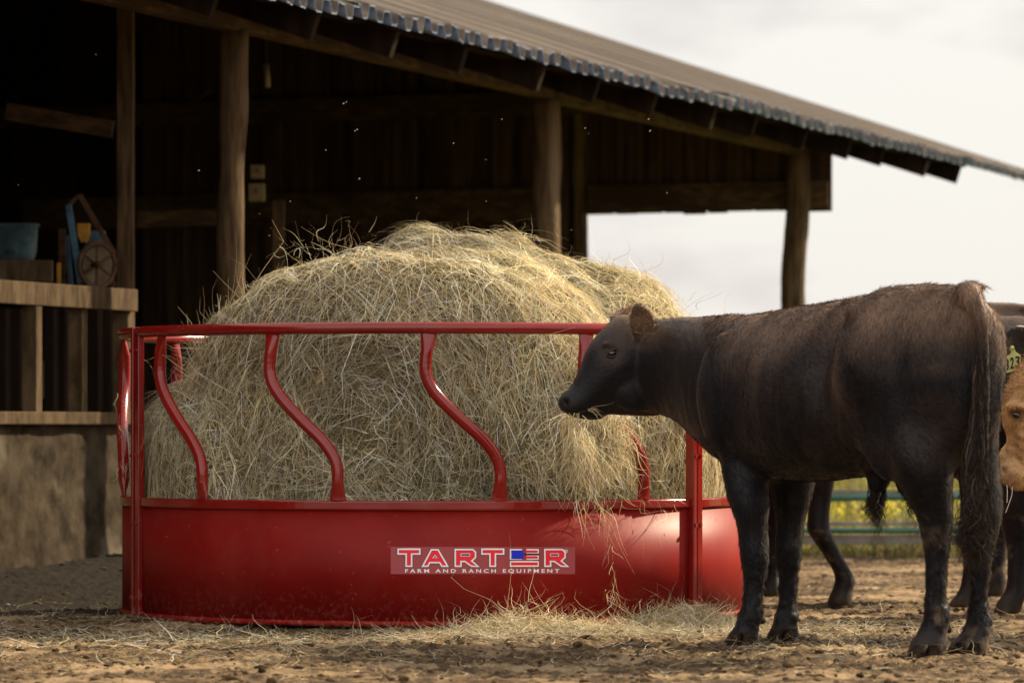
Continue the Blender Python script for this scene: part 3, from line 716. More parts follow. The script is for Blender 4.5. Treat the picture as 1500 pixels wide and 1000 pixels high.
g = MB(); g.box(BW(.4, -11.02, 1.4), U * 9.4, O_ * .015, UP * 1.45); g.build('side_wall', DARKWOOD, bn)
g = MB(); o = .15  # unseen near gable wall, closed to keep light out of the barn
while o > -10.9:
    zt = min(roof_z(o - .1), roof_z(-5.5) - abs(o - .1 + 5.5) * PIT) - .05; g.box(BW(-8.95 + .01 * (int(o * 50) % 2), o - .1, zt / 2), O_ * .099, U * .012, UP * zt / 2); o -= .2
g.build('unseen_near_wall', DARKWOOD, bn)
# inner braces and boards that catch a little light
def bar(p0, p1, w_, h_, mat, name='brace'):
    p0, p1 = np.asarray(p0), np.asarray(p1); d = nrm(p1 - p0); s = nrm(np.cross(d, UP)); t = np.cross(s, d)
    g = MB(); g.box((p0 + p1) / 2, d * np.linalg.norm(p1 - p0) / 2, s * w_, t * h_); return g.build(name, mat, bn, bevel=.003)
bar(P(8, 163, 21.5), P(166, 190, 21.5), .02, .045, WOOD_H, 'rail_board')
bar(P(175, 0, 23), P(300, 140, 23), .03, .045, DARKWOOD)
bar(P(200, 322, 25), P(330, 318, 25), .02, .05, WOOD_H, 'rail_board')
g = MB(); g.box(P(184, 260, 20.3), V3(.042, 0, 0), V3(0, .04, 0), V3(0, 0, 1.25)); g.build('inner_post', WOOD, bn, bevel=.006)
g = MB(); g.box(P(408, 430, 24), V3(.036, 0, 0), V3(0, .04, 0), V3(0, 0, .55)); g.build('inner_post', WOOD, bn, bevel=.006)

# switch boxes fixed to a beam
for px, py, w_, h_, lb in ((377, 252, .040, .040, 'small square pale switch box upper of the two behind the tall pole'), (376, 282, .048, .052, 'larger pale switch box lower of the two behind the tall pole')):
    c = P(px, py, 24.2); o = thing('switch_box', lb, 'switch box', c, 'switch boxes fixed inside the barn')
    g = MB(); g.box(c, V3(w_, 0, 0), V3(0, .035, 0), V3(0, 0, h_)); g.build('housing', flat_mat('aged_ivory', (.22, .165, .065), .6), o, bevel=.006)
    g = MB(); g.box(c + V3(.0, -.041, .006), V3(w_ * .25, 0, 0), V3(0, .006, 0), V3(0, 0, h_ * .3)); g.build('switch', flat_mat('switch_brown', (.12, .07, .03), .5), o, bevel=.002)
c = P(391, 112, 23.5); g = MB(); g.tube([P(390, 95, 23.5), P(392, 128, 23.5)], .017, 12)
tag(g.build('hanging_tube', flat_mat('dull_tube', (.3, .27, .2), .5), None, True), 'short pale tube hanging in the dark under the barn roof', 'tube')
c = P(395, 92, 23.5); 
g = MB(); g.tube([P(390, 95, 23.5), P(390, 20, 23.5)], .003, 6)
o = g.build('cord', flat_mat('cord', (.05, .05, .05)), bpy.data.objects['hanging_tube'], True)

# ------------------------------------------------------------------ low concrete wall and plank fence at the left
WS = P(178, 615, 20.0); WS[2] = 0; 
wl = thing('low_wall', 'low stained concrete wall with flaking plaster under the plank fence', 'wall', WS)
n1, n2 = 120, 40
aa = np.linspace(-5, .15, n1); zz = np.linspace(-.05, .75, n2); A2, Z2 = np.meshgrid(aa, zz)
def slab(off):
    V = WS + A2.ravel()[:, None] * U + UP * Z2.ravel()[:, None] + O_ * off; return V
V = slab(.06); d = fbm(V, 3.5, 4, 3) * .006 + fbm(V, 16, 3, 5) * .005 - .02 * np.exp(-((fbm(V * V3(1, 1, .3), 3, 2, 15)) / .03) ** 2); V = V + O_ * d[:, None]
ii = np.arange(n1 * n2).reshape(n2, n1); F = np.stack([ii[:-1, :-1], ii[:-1, 1:], ii[1:, 1:], ii[1:, :-1]], -1).reshape(-1, 4)
mesh_obj('face', V, F, CONC, wl)
g = MB(); g.box(WS + U * -2.425 + UP * .345 - O_ * .075, U * 2.57, O_ * .11, UP * .40); g.build('wall_core', CONC, wl, bevel=.01)
g = MB(); g.box(WS + U * -2.42 + UP * .77 - O_ * .02, U * 2.6, O_ * .13, UP * .030); g.build('sill_timber', PLANK, wl, bevel=.006)
pf = thing('plank_fence', 'weathered plank fence standing on the low wall', 'fence', WS + UP * .80)
def fb(name, px, y0, y1, hw, dy=0, mat=PLANK, o=.03):
    # upright board at image column px
    t = (px - 178) * 20 / F_PX / .353 * .93; c = WS + U * t * .88 + O_ * o
    Yc_ = c[1] + dy; z0 = EYE + (HZ - y0) * Yc_ / F_PX; z1 = EYE + (HZ - y1) * Yc_ / F_PX; q = P(px, 500, Yc_)
    g = MB(); g.box(V3(q[0], Yc_, (z0 + z1) / 2), U * hw * .3 + O_ * hw * .8, U * .03, UP * abs(z1 - z0) / 2); return g.build(name, mat, pf, bevel=.004)
for px in (47, 114, -25, -95): fb('upright_board', px, 608, 440, .040)
fb('fence_post', 180, 609, 436, .045)
g = MB(); g.box(WS + U * -2.59 + UP * (EYE + (HZ - 440) * 20 / F_PX) + O_ * .055, U * 2.62, O_ * .02, UP * .054); g.build('top_rail', PLANK, pf, bevel=.005)
for px in (-60, 5, 26, 75, 92, 140, 158): fb('back_board', px, 640, 452, .030, 1.8, DARKWOOD)
g = MB(); g.box(WS + U * -2.1 + UP * .98 - O_ * 1.1, U * 3.4, O_ * .02, UP * .10); g.build('back_rail', PLANK, pf, bevel=.004)
g = MB(); g.box(P(30, 397, 20.1), V3(.16, 0, 0), V3(0, .03, 0), V3(0, 0, .055))
tag(g.build('timber_block', PLANK, None, bevel=.006), 'short thick board lying on the fence rail under the blue tub', 'timber')

# ------------------------------------------------------------------ blue tub and old machine behind the fence
c = P(21, 356, 21.4); tb = thing('blue_tub', 'pale blue plastic tub on the timbers at the far left', 'tub', c - UP * .1)
BLUEP = noise_mat('faded_blue', (.03, .06, .075), (.09, .15, .165), 9, .7, .2, .3, 20)
g = MB(); m = 24
pr = [(.10, -.10), (.115, -.04), (.12, .03), (.122, .085), (.132, .09), (.132, .10), (.115, .10), (.108, .02), (.09, -.085)]
g.loft([[c + V3(r * 1.0 * np.sign(math.cos(t)) * abs(math.cos(t)) ** .6, r * .8 * np.sign(math.sin(t)) * abs(math.sin(t)) ** .6, z) for t in np.linspace(0, 2 * math.pi, m, endpoint=False)] for r, z in pr])
g.build('tub_body', BLUEP, tb, True)
g = MB(); g.tube([c + V3(-.03, -.106, -.055), c + V3(-.02, -.125, -.04), c + V3(.02, -.125, -.04), c + V3(.03, -.106, -.055)], .006, 8); g.build('handle', BLUEP, tb, True)
YM = 20.9; c = P(130, 400, YM)
mc = thing('farm_machine', 'old belt machine with blue frame, yellow hopper and spoked wheel', 'machine', P(130, 420, YM))
RUST = noise_mat('rusty_iron', (.05, .022, .010), (.13, .07, .035), 14, .85, .3, .3); YEL = noise_mat('yellow_paint', (.35, .15, .012), (.5, .25, .02), 12, .6, .3, .2); BLF = noise_mat('blue_paint', (.03, .09, .16), (.10, .20, .28), 12, .6, .3, .2)
def mbar(p, q, r, name, mat, dy=0):
    p, q = P(*p, YM + dy), P(*q, YM + dy); d = nrm(q - p); s = V3(0, 1, 0); t = np.cross(s, d); g = MB(); g.box((p + q) / 2, d * np.linalg.norm(q - p) / 2, t * r, s * r * .7); g.build(name, mat, mc, bevel=.003)
mbar((100, 300), (118, 415), .016, 'frame_bar', BLF, -.05); mbar((97, 345), (104, 418), .012, 'frame_bar', BLF, .12)
mbar((116, 285), (167, 372), .014, 'belt_guard', RUST, 0); mbar((100, 302), (116, 285), .010, 'belt_guard', RUST, 0); mbar((91, 335), (91, 418), .018, 'leg', RUST, .1); mbar((86, 385), (86, 418), .010, 'lever', YEL, -.1); mbar((150, 360), (166, 420), .014, 'leg', RUST, .1)
g = MB(); a, b = P(123, 342, YM), V3(0, .04, 0)
g.loft([[a + V3(x * s, y, z) for x, y in ((-1, -.04), (1, -.04), (1, .04), (-1, .04))] for s, z in ((.012, -.045), (.028, -.01), (.030, .05))]); g.build('hopper', YEL, mc)
g = MB(); g.box(P(140, 355, YM + .08), V3(.05, 0, 0), V3(0, .02, 0), V3(0, 0, .06)); g.build('side_plate', BLF, mc, bevel=.004)
wc = P(142, 388, YM - .04); wr = .105
g = MB(); g.tube([wc + wr * V3(.82 * math.cos(t), .5 * math.cos(t), 1.08 * math.sin(t)) for t in np.linspace(0, 2 * math.pi, 41)], .012, 8); whl = g.build('wheel', RUST, mc, True)
for k in range(3):
    t = math.pi * k / 3 + .5; g = MB(); e = wr * V3(.82 * math.cos(t), .5 * math.cos(t), 1.08 * math.sin(t)); g.tube([wc - e, wc + e], .007, 6)
    o = mesh_obj('spoke', np.vstack(g.V), g.F, RUST, None); o.parent = whl; o.data.transform(__import__('mathutils').Matrix.Translation(-parent_world(whl)))
g = MB(); g.tube([wc - V3(.02, -.03, 0), wc + V3(.02, -.04, 0)], .018, 12); o = mesh_obj('hub', np.vstack(g.V), g.F, RUST, None); o.parent = whl; o.data.transform(__import__('mathutils').Matrix.Translation(-parent_world(whl)))
g = MB(); dsk = [wc + V3(0, .06, 0) + .095 * V3(.8 * math.cos(t), .45 * math.cos(t), 1.05 * math.sin(t)) for t in np.linspace(0, 2 * math.pi, 33)[:-1]]
g.loft([dsk, [q + V3(-.006, .012, 0) for q in dsk]]); g.build('drum', noise_mat('tan_drum', (.14, .10, .06), (.26, .19, .12), 10, .8), mc)

# chaff and midges drifting in front of the dark barn
r6 = np.random.default_rng(77); ch = MB()
pts = [(507, 150), (503, 152), (520, 192), (523, 190), (735, 175), (857, 188), (862, 196), (950, 175), (952, 192), (939, 262), (977, 283), (945, 303), (477, 220), (468, 218), (526, 262), (528, 256), (711, 234), (828, 315), (837, 337), (376, 218), (394, 345), (255, 133), (27, 271), (186, 325), (291, 250), (289, 268), (425, 295), (316, 62), (664, 210), (698, 252), (712, 295), (877, 218), (380, 313), (392, 352), (140, 80), (60, 215), (610, 290), (560, 240)]
for px, py in pts[::2] + pts[1:9:2]:
    Yq = r6.uniform(14.5, 18.5); c = P(px, py, Yq); s = r6.uniform(.0010, .0026)
    ellipsoid(ch, c, V3(s * 1.5, 0, s * .5), V3(0, s, 0), V3(0, 0, s), 6, 4)
tag(ch.build('chaff', flat_mat('chaff', (.5, .42, .30), .6), None, True), 'tiny pale specks of chaff floating before the dark barn opening', 'chaff', kind='stuff')

# ------------------------------------------------------------------ pipe fence and meadow
FY = 22.8; GREEN = noise_mat('green_gate_paint', (.03, .095, .06), (.06, .15, .10), 6, .5, .4, .1); GREY = noise_mat('grey_fence_board', (.16, .14, .11), (.30, .27, .22), 6, .9, .1, .4)
pfn = thing('pipe_fence', 'green pipe rail fence with grey boards behind the bull', 'fence', V3(2.6, FY, 0))
x0, x1 = .85, 9.0
for z, r_ in ((1.25, .022), (1.0, .02), (.78, .02), (.56, .018), (.334, .021), (.154, .017)):
    g = MB(); xs = np.linspace(x0, x1, 24); g.tube([V3(x, FY + .004 * math.sin(x * 3), z + .006 * math.sin(x * 1.7 + z * 9)) for x in xs], r_, 10); g.build('rail', GREEN, pfn, True)
for z, h_ in ((.485, .03), (.095, .028), (.365, .012), (.185, .012)):  # the two thinnest strips paint in sunlit tops above the green rails
    g = MB(); g.box(V3((x0 + x1) / 2, FY + .06, z), V3((x1 - x0) / 2, 0, 0), V3(0, .015, 0), V3(0, 0, h_)); g.build('board', GREY, pfn, bevel=.003)
for x in (x0, 2.38, 3.9, 5.9, 7.9):
    log([V3(x, FY + .11, -.1), V3(x + .01, FY + .11, .6), V3(x, FY + .11, 1.3)], (.06, .055, .05), 8, 14, int(x * 10)).build('fence_post', WOOD, pfn, True)
# weeds and long grass behind the fence
def blades(n, x0, x1, y0, y1, hh, seed, cols):
    r = np.random.default_rng(seed); x = r.uniform(x0, x1, n); y = r.uniform(y0, y1, n)
    cl = .35 + .65 * np.clip(.5 + vnoise(np.stack([x * 1.4, y * .8, x * 0], 1), seed), 0, 1)
    D = nrm(np.stack([r.normal(0, .25, n), r.normal(0, .25, n), np.ones(n)], 1)); a = r.uniform(0, math.pi, n); Bn = np.stack([np.cos(a), np.sin(a), 0 * a], 1); Bn = nrm(Bn - D * (Bn * D).sum(1)[:, None])
    V, F, k = ribbons(np.stack([x, y, gz(x, y)], 1), D, Bn, hh * cl * r.uniform(.4, 1.1, n), r.uniform(.006, .014, n), 4, .3, .2, r=r)
    c = np.array(cols)[r.integers(0, len(cols), n)] * r.uniform(.7, 1.25, n)[:, None]; return V, F, np.repeat(np.clip(c, 0, .9), k, 0)
V, F, c = blades(42000, .9, 9, 23.0, 36, .62, 4, [(.19, .21, .05), (.33, .30, .09), (.14, .16, .045), (.42, .35, .15), (.29, .27, .07)])
r = np.random.default_rng(8); nfl = 5200; x = r.uniform(.9, 9, nfl); y = r.uniform(23.1, 34, nfl); z = .12 + .42 * r.random(nfl) * (.4 + .6 * np.clip(.5 + vnoise(np.stack([x * 1.4, y * .8, x * 0], 1), 4), 0, 1))
D = nrm(r.normal(size=(nfl, 3))); Bn = nrm(np.cross(D, r.normal(size=(nfl, 3)))); V2, F2, k2 = ribbons(np.stack([x, y, z], 1), D, Bn, np.full(nfl, .03), np.full(nfl, .026), 1, 0, 0, r=r, taper=False)
c2 = np.repeat(np.array([(.75, .58, .03), (.65, .62, .08)])[r.integers(0, 2, nfl)], k2, 0)
tag(mesh_obj('meadow_grass', np.vstack([V, V2]), np.vstack([F, F2 + len(V)]), attr_mat('grass_blades', .6, .2, .35), None, False, col=np.vstack([c, c2])), 'yellow green meadow grass and weeds growing beyond the pipe fence', 'grass', kind='stuff')
V, F, c = blades(1500, .95, 5.5, 22.55, 22.95, .10, 14, [(.10, .08, .03), (.16, .12, .05), (.08, .10, .02)])
tag(mesh_obj('fence_weeds', V, F, attr_mat('weed_blades', .7, .2, .2), None, False, col=c), 'short dull weeds along the foot of the pipe fence', 'weeds', kind='stuff')

# ------------------------------------------------------------------ cattle
AX = nrm(V3(-.53, .85, 0)); LT = V3(-AX[1], AX[0], 0); BO = V3(1.385, 12.82, 0)     # forward, left, origin between the hind feet
def sup(c, f, s, upv, w_, ht, hb_, n=2.3, m=28, low=1.0):
    out = []
    for k in range(m):
        t = 2 * math.pi * k / m; cx, sx = math.cos(t), math.sin(t)
        x = np.sign(cx) * abs(cx) ** (2 / n) * w_ * (1 if sx >= 0 else 1 - (1 - low) * abs(sx)); z = np.sign(sx) * abs(sx) ** (2 / n)
        out.append(c + s * x + upv * (z * (ht if z > 0 else hb_)))
    return out
TORSO = np.array([  # s, top, bottom, half width, z of widest, exponent
    (-.185, 1.03, .86, .04, .95), (-.165, 1.10, .74, .085, .93), (-.12, 1.148, .66, .115, .92), (-.03, 1.168, .60, .152, .92), (.08, 1.178, .57, .195, .93),
    (.20, 1.180, .575, .215, .95), (.32, 1.170, .580, .228, .90), (.46, 1.152, .565, .25, .84), (.60, 1.142, .552, .268, .82), (.75, 1.130, .545, .268, .82),
    (.88, 1.120, .548, .248, .84), (1.00, 1.118, .552, .215, .86), (1.10, 1.105, .565, .185, .86), (1.19, 1.07, .60, .14, .84), (1.245, .99, .68, .08, .82)])
def torso(mb, X):
    A = catmull(TORSO, 4)
    mb.loft([[X(q) for q in sup(AXL * s + UP * zm, None, LTL, UP, w_, zt - zm, zm - zb, 1.98)] for s, zt, zb, w_, zm in A])
AXL, LTL = V3(1, 0, 0), V3(0, 1, 0)         # local frame: x forward, y left
def frame(O, ax, sc_=1.0, mirror=False):
    ax = nrm(ax); lt = V3(-ax[1], ax[0], 0) * (-1 if mirror else 1)
    return lambda q: np.asarray(O) + (np.asarray(q)[..., 0:1] * ax + np.asarray(q)[..., 1:2] * lt + np.asarray(q)[..., 2:3] * UP) * sc_
XB = frame(BO, AX)
def toloc(q): d = np.asarray(q) - BO; return np.stack([d @ AX, d @ LT, d[..., 2]], -1)
def pxleg(rows, Y):
    """rows (py, px centre, px radius[, Y offset, depth factor]) -> local stations (centre, radius, depth factor)"""
    out = []
    for rw in rows:
        py, px, rpx = rw[:3]; dy = rw[3] if len(rw) > 3 else 0; fz = rw[4] if len(rw) > 4 else 1.15
        out.append((*P(px, py, Y + dy), rpx * (Y + dy) / F_PX, fz))
    return out
def add_leg(mb, st, X=lambda q: q, m=20):
    A = catmull(np.array(st), 3); rings = []
    for x, y, z, r_, f_ in A:
        rings.append([X(V3(x + r_ * math.cos(t), y + r_ * f_ * math.sin(t), z)) for t in np.linspace(0, 2 * math.pi, m, endpoint=False)][::-1])
    mb.loft(rings)
LEG_FL = pxleg([(575, 1095, 44, .25), (640, 1093, 40, .12), (690, 1093, 36, .04), (735, 1097, 30), (770, 1102, 22), (800, 1105, 21.5), (822, 1106, 20.5), (842, 1105, 16), (865, 1103.5, 13.8), (885, 1102, 14.5), (900, 1100, 18), (912, 1096, 17), (922, 1092, 18.5), (934, 1087, 23), (947, 1084, 25.5)], 13.56)
LEG_FR = pxleg([(620, 1150, 40, .1), (680, 1158, 37), (725, 1159, 31), (765, 1157, 23.5), (795, 1155, 22), (818, 1155, 19.5), (845, 1155, 14.5), (872, 1155, 14), (890, 1154, 15), (902, 1153, 18.5), (914, 1150, 18), (926, 1148, 22), (943, 1146, 26)], 13.77)
LEG_HL = pxleg([(470, 1338, 40, .12, 1.0), (520, 1335, 58, .10, 1.0), (575, 1340, 60, .06, 1.0), (625, 1348, 53, .02, 1.0), (670, 1351, 49), (705, 1356, 42), (735, 1364, 34), (757, 1369, 28), (785, 1371, 23), (812, 1372, 18.5), (845, 1372, 16), (878, 1372, 15.2), (898, 1373, 17.5), (912, 1372, 20), (926, 1367, 21), (942, 1360, 27), (965, 1354, 29)], 12.80)
LEG_HR = pxleg([(520, 1425, 38, .05, 1.0), (580, 1425, 44, .03, 1.0), (640, 1428, 40), (690, 1433, 34), (730, 1437, 30), (757, 1438, 28), (785, 1436, 25), (812, 1435, 18.5), (845, 1435, 15.5), (878, 1434, 14.5), (898, 1434, 17), (912, 1434, 19.5), (926, 1430, 21), (942, 1422, 27), (962, 1415, 29)], 12.94)
def leg_local(st): return [(*toloc(V3(*q[:3])), q[3], q[4]) for q in st]
def add_leg_local(mb, st, X, m=20): add_leg(mb, leg_local(st), X, m)
def dewclaw(mb, px, py, Y):
    ellipsoid(mb, P(px, py, Y), V3(.024, 0, -.008), V3(0, .032, 0), V3(0, 0, .018), 10, 6)

HF = nrm(V3(-1, -.26, 0)); HS = V3(-HF[1], HF[0], 0)    # head forward (level) and left side vector
HP = V3(.445, 14.32, 0)
def head_pt(px, py, l=0):
    """point of the head's middle plane seen at px,py, then l metres to its left"""
    # ray/plane intersection: plane through HP containing HF and UP
    d = V3((px - CX) / F_PX, 1, (HZ - py) / F_PX); n = HS; t = ((HP - V3(0, 0, EYE)) @ n) / (d @ n)
    return V3(0, 0, EYE) + d * t + HS * l
HEAD = [((966, 468), (990, 604), .095, .8), ((938, 463), (963, 608), .100, .75), ((910, 460), (938, 610), .108, .7), ((888, 476), (916, 609), .108, .62), ((864, 508), (898, 608), .092, .6), ((852, 536), (884, 609), .074, .62),
        ((838, 563), (868, 613), .060, .72), ((827, 574), (856, 614), .060, .85), ((820, 582), (843, 611), .056, .92), ((817.5, 589), (832, 606), .040, .95), ((817.5, 594), (826, 602), .02, .95)]
def head(mb, X=lambda q: q):
    A = catmull(np.array([(*t, *b, w_, lo) for t, b, w_, lo in HEAD]), 4); rings = []
    for tx, ty, bx, by, w_, lo in A:
        T, B = head_pt(tx, ty), head_pt(bx, by); c = (T + B) / 2; h = (T - B) / 2; hl = np.linalg.norm(h)
        rings.append([X(q) for q in sup(c + h * .1, None, HS, h / hl, w_, hl * .9, hl * 1.1, 2.3, 28, lo)])
    mb.loft(rings)
    for s in (1, -1):
        ellipsoid(mb, X(head_pt(925, 570, s * .062)), X(head_pt(925, 570, s * .062) + HF * .085) - X(head_pt(925, 570, s * .062)), X(HS * .040) - X(HS * 0), V3(0, 0, .082))   # cheek
        ellipsoid(mb, X(head_pt(888, 505, s * .078)), X(HF * .04) - X(HF * 0), X(HS * .016) - X(HS * 0), V3(0, 0, .012))       # brow
    ellipsoid(mb, X(head_pt(868, 607, 0)), X(HF * .05) - X(HF * 0), X(HS * .035) - X(HS * 0), V3(0, 0, .020))
def neck(mb, st, X=lambda q: q):
    A = catmull(np.array(st, float), 4); c = A[:, :3]; T = np.gradient(c, axis=0); rings = []
    for i in range(len(A)):
        t = nrm(T[i] * V3(1, 1, 0)); s = V3(-t[1], t[0], 0)
        rings.append([X(q) for q in sup(c[i], None, s, UP, A[i, 3], A[i, 4], A[i, 5], 2.2, 28, .85)])
    mb.loft(rings)
def nst(px, ytop, ybot, Y, w_):
    t, b = P(px, ytop, Y), P(px, ybot, Y); h = t[2] - b[2]; return (t[0], t[1], b[2] + h * .52, w_, h * .48, h * .52)
NECK = [nst(1120, 470, 690, 13.72, .12), nst(1085, 460, 688, 13.86, .15), nst(1055, 461, 670, 13.98, .145), nst(1025, 463, 643, 14.10, .125), nst(995, 465, 618, 14.20, .112), nst(965, 466, 607, 14.27, .102), nst(945, 466, 604, 14.30, .095)]
def ear(mb, base, tip, nor, width, thick=.012, X=lambda q: q):
    base, tip, nor = map(np.asarray, (base, tip, nor)); d = tip - base; sdv = nrm(np.cross(d, nor)); nv_ = nrm(np.cross(sdv, d)); rings = []
    for t, w_ in ((0, .38), (.12, .55), (.3, .88), (.5, 1), (.7, .92), (.85, .66), (.95, .35), (1, .12)):
        c = base + d * t - nv_ * .012 * math.sin(t * math.pi)
        rr_ = []
        for k in range(16):
            a = 2 * math.pi * k / 16; x = math.cos(a) * width * w_; rr_.append(X(c + sdv * x + nv_ * (math.sin(a) * thick + (x / width) ** 2 * .022)))
        rings.append(rr_)
    mb.loft(rings)

def gauss(v, c, r_): return np.exp(-((v - c) ** 2).sum(1) / (2 * r_ * r_))
def segd(v, pts):
    d = np.full(len(v), 9.); pts = np.asarray(pts)
    for a, b in zip(pts[:-1], pts[1:]):
        ab = b - a; t = np.clip((v - a) @ ab / (ab @ ab), 0, 1); d = np.minimum(d, np.linalg.norm(v - a - t[:, None] * ab, axis=1))
    return d

def lap(o, v, wgt, iters, lam=.6):
    me = o.data; e = np.zeros(len(me.edges) * 2, np.int32); me.edges.foreach_get('vertices', e); e = e.reshape(-1, 2); n = len(v)
    i = np.concatenate([e[:, 0], e[:, 1]]); j = np.concatenate([e[:, 1], e[:, 0]]); deg = np.bincount(i, minlength=n)[:, None] + 1e-9
    for _ in range(iters):
        a = np.stack([np.bincount(i, v[j, k], n) for k in range(3)], 1) / deg; v = v + (a - v) * (wgt * lam)[:, None]
    return v
def torso_w(lc):
    return np.clip((lc[:, 2] - .52) / .12, 0, 1) * np.clip((lc[:, 0] + .17) / .05, 0, 1)
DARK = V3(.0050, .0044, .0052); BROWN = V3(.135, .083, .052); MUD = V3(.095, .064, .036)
def finish_cow(root, body, v, col, fur_n, seed, flow, fur_len, fur_col, wfun, nolen=None):
    r = np.random.default_rng(seed)
    set_co(body, v); vt, tt = tri_data(body)
    mesh_obj('body', vt, tt, COAT, root, True, col=col)
    p, n_ = sample(vt, tt, fur_n, wfun, r)
    D = flow(p, n_) + r.normal(size=p.shape) * .14; D = nrm(D - n_ * (D * n_).sum(1)[:, None]); D = nrm(D + n_ * .12)
    Ln = fur_len(p) * r.uniform(.6, 1.3, fur_n)
    V, F, k = ribbons(p - n_ * .001, D, n_, Ln, r.uniform(.0008, .0017, fur_n), 2, .25, .05, r=r)
    c = fur_col(p, n_) * r.uniform(.35, 1.9, fur_n)[:, None]
    mesh_obj('hair_coat', V, F, FUR, root, False, col=np.repeat(np.clip(c, .004, .8), k, 0))
    bpy.data.objects.remove(body)

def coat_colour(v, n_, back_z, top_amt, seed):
    """black coat, sun-bleached brown plus painted sheen over the back and rump, dried mud on the legs"""
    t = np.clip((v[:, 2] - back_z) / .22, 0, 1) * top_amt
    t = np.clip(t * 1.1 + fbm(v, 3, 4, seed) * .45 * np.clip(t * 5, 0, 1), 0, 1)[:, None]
    c = DARK * (1 - t) + BROWN * t  # brown top is bleaching plus coat sheen put into the colour
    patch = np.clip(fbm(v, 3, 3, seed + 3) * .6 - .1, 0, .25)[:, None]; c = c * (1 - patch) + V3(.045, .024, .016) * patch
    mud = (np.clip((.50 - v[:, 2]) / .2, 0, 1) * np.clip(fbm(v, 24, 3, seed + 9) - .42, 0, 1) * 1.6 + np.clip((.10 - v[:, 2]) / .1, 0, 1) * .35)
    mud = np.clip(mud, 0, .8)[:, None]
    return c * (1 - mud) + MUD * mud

# --- the bull at the feeder
bull = thing('bull', 'young black bull in profile with its muzzle in the hay, rump to the camera', 'bull', BO)
mb = MB(); torso(mb, XB)
for st in (LEG_FL, LEG_FR, LEG_HL, LEG_HR): add_leg(mb, st)
neck(mb, NECK); head(mb)
L2W = lambda q: XB(np.array(q, float))
def lell(mb, X, c, a, b, h):   # local ellipsoid
    z0 = X(V3(0, 0, 0)); ellipsoid(mb, X(V3(*c)), X(V3(*a)) - z0, X(V3(*b)) - z0, X(V3(*h)) - z0)
def muscles(mb, X):
    for s in (1, -1):
        lell(mb, X, (.06, s * .105, .88), (.18, 0, 0), (0, .090, 0), (-.04, 0, .25))        # thigh
        lell(mb, X, (.27, s * .155, 1.085), (.06, 0, 0), (0, .045, 0), (0, 0, .045))           # hook bone
        lell(mb, X, (1.0, s * .155, .84), (.13, 0, .04), (0, .085, 0), (-.03, 0, .21))      # shoulder
        lell(mb, X, (-.10, s * .07, .98), (.07, 0, 0), (0, .05, 0), (0, 0, .11))           # pin
        lell(mb, X, (.17, s * .13, .70), (.11, 0, .0), (0, .06, 0), (.03, 0, .15))          # stifle
    lell(mb, X, (1.13, 0, .70), (.13, 0, 0), (0, .11, 0), (0, 0, .14))                      # brisket
    lell(mb, X, (-.02, 0, 1.165), (.16, 0, 0), (0, .05, 0), (0, 0, .022))                   # rump ridge
muscles(mb, XB)
ellipsoid(mb, P(1288, 700, 13.12), V3(.045, 0, .01), V3(0, .045, 0), V3(0, 0, .055))        # sheath
ellipsoid(mb, P(1330, 695, 13.0), V3(.05, 0, 0), V3(0, .06, 0), V3(0, 0, .08))
TAILP = catmull([P(1408, 424, 12.72), P(1422, 434, 12.63), P(1433, 462, 12.585), P(1437, 510, 12.58), P(1438, 570, 12.59), P(1437, 640, 12.60), P(1434, 700, 12.62)], 6)
mb.tube(TAILP, np.interp(np.linspace(0, 1, len(TAILP)), [0, .12, .3, 1], [.035, .042, .030, .017]), 14)
for px, py, Y in ((1112, 906, 13.60), (1165, 904, 13.81), (1385, 918, 12.86), (1446, 918, 12.98)): dewclaw(mb, px, py, Y)
E1b, E1t = P(948, 503, 14.24), P(933, 446, 14.10)
ear(mb, E1b, E1t, nrm(V3(.05, -1, .15)), .047)
E2b, E2t = head_pt(893, 470, -.07), head_pt(911, 447, -.15)
E2b, E2t = P(897, 470, 14.40), P(921, 449, 14.52)
ear(mb, E2b, E2t, nrm(V3(-.5, -.6, .6)), .034)
body = remesh(mb, .0075, 5, 'body_tmp')
v = get_co(body); v = lap(body, v, torso_w(toloc(v)) * np.clip((v[:, 0] - .56) / .2, 0, 1), 70); set_co(body, v); no = get_no(body)
EYEC = head_pt(887, 518, .088)
hs = v @ HF; inhead = (v[:, 0] < .62) & (v[:, 2] > .70)
sd_ = ((v - HP) @ HS)
v -= no * (gauss(v, head_pt(887, 518, .10), .014) * .012)[:, None]
for s in (1, -1): v -= no * (gauss(v, head_pt(823, 590, s * .040), .0095) * .026)[:, None]
MOUTH = [head_pt(826, 602, .03), head_pt(838, 605, .045), head_pt(850, 602, .055), head_pt(866, 595, .062), head_pt(884, 590, .075)]
v -= no * (np.exp(-(segd(v, MOUTH) / .007) ** 2) * .012)[:, None]
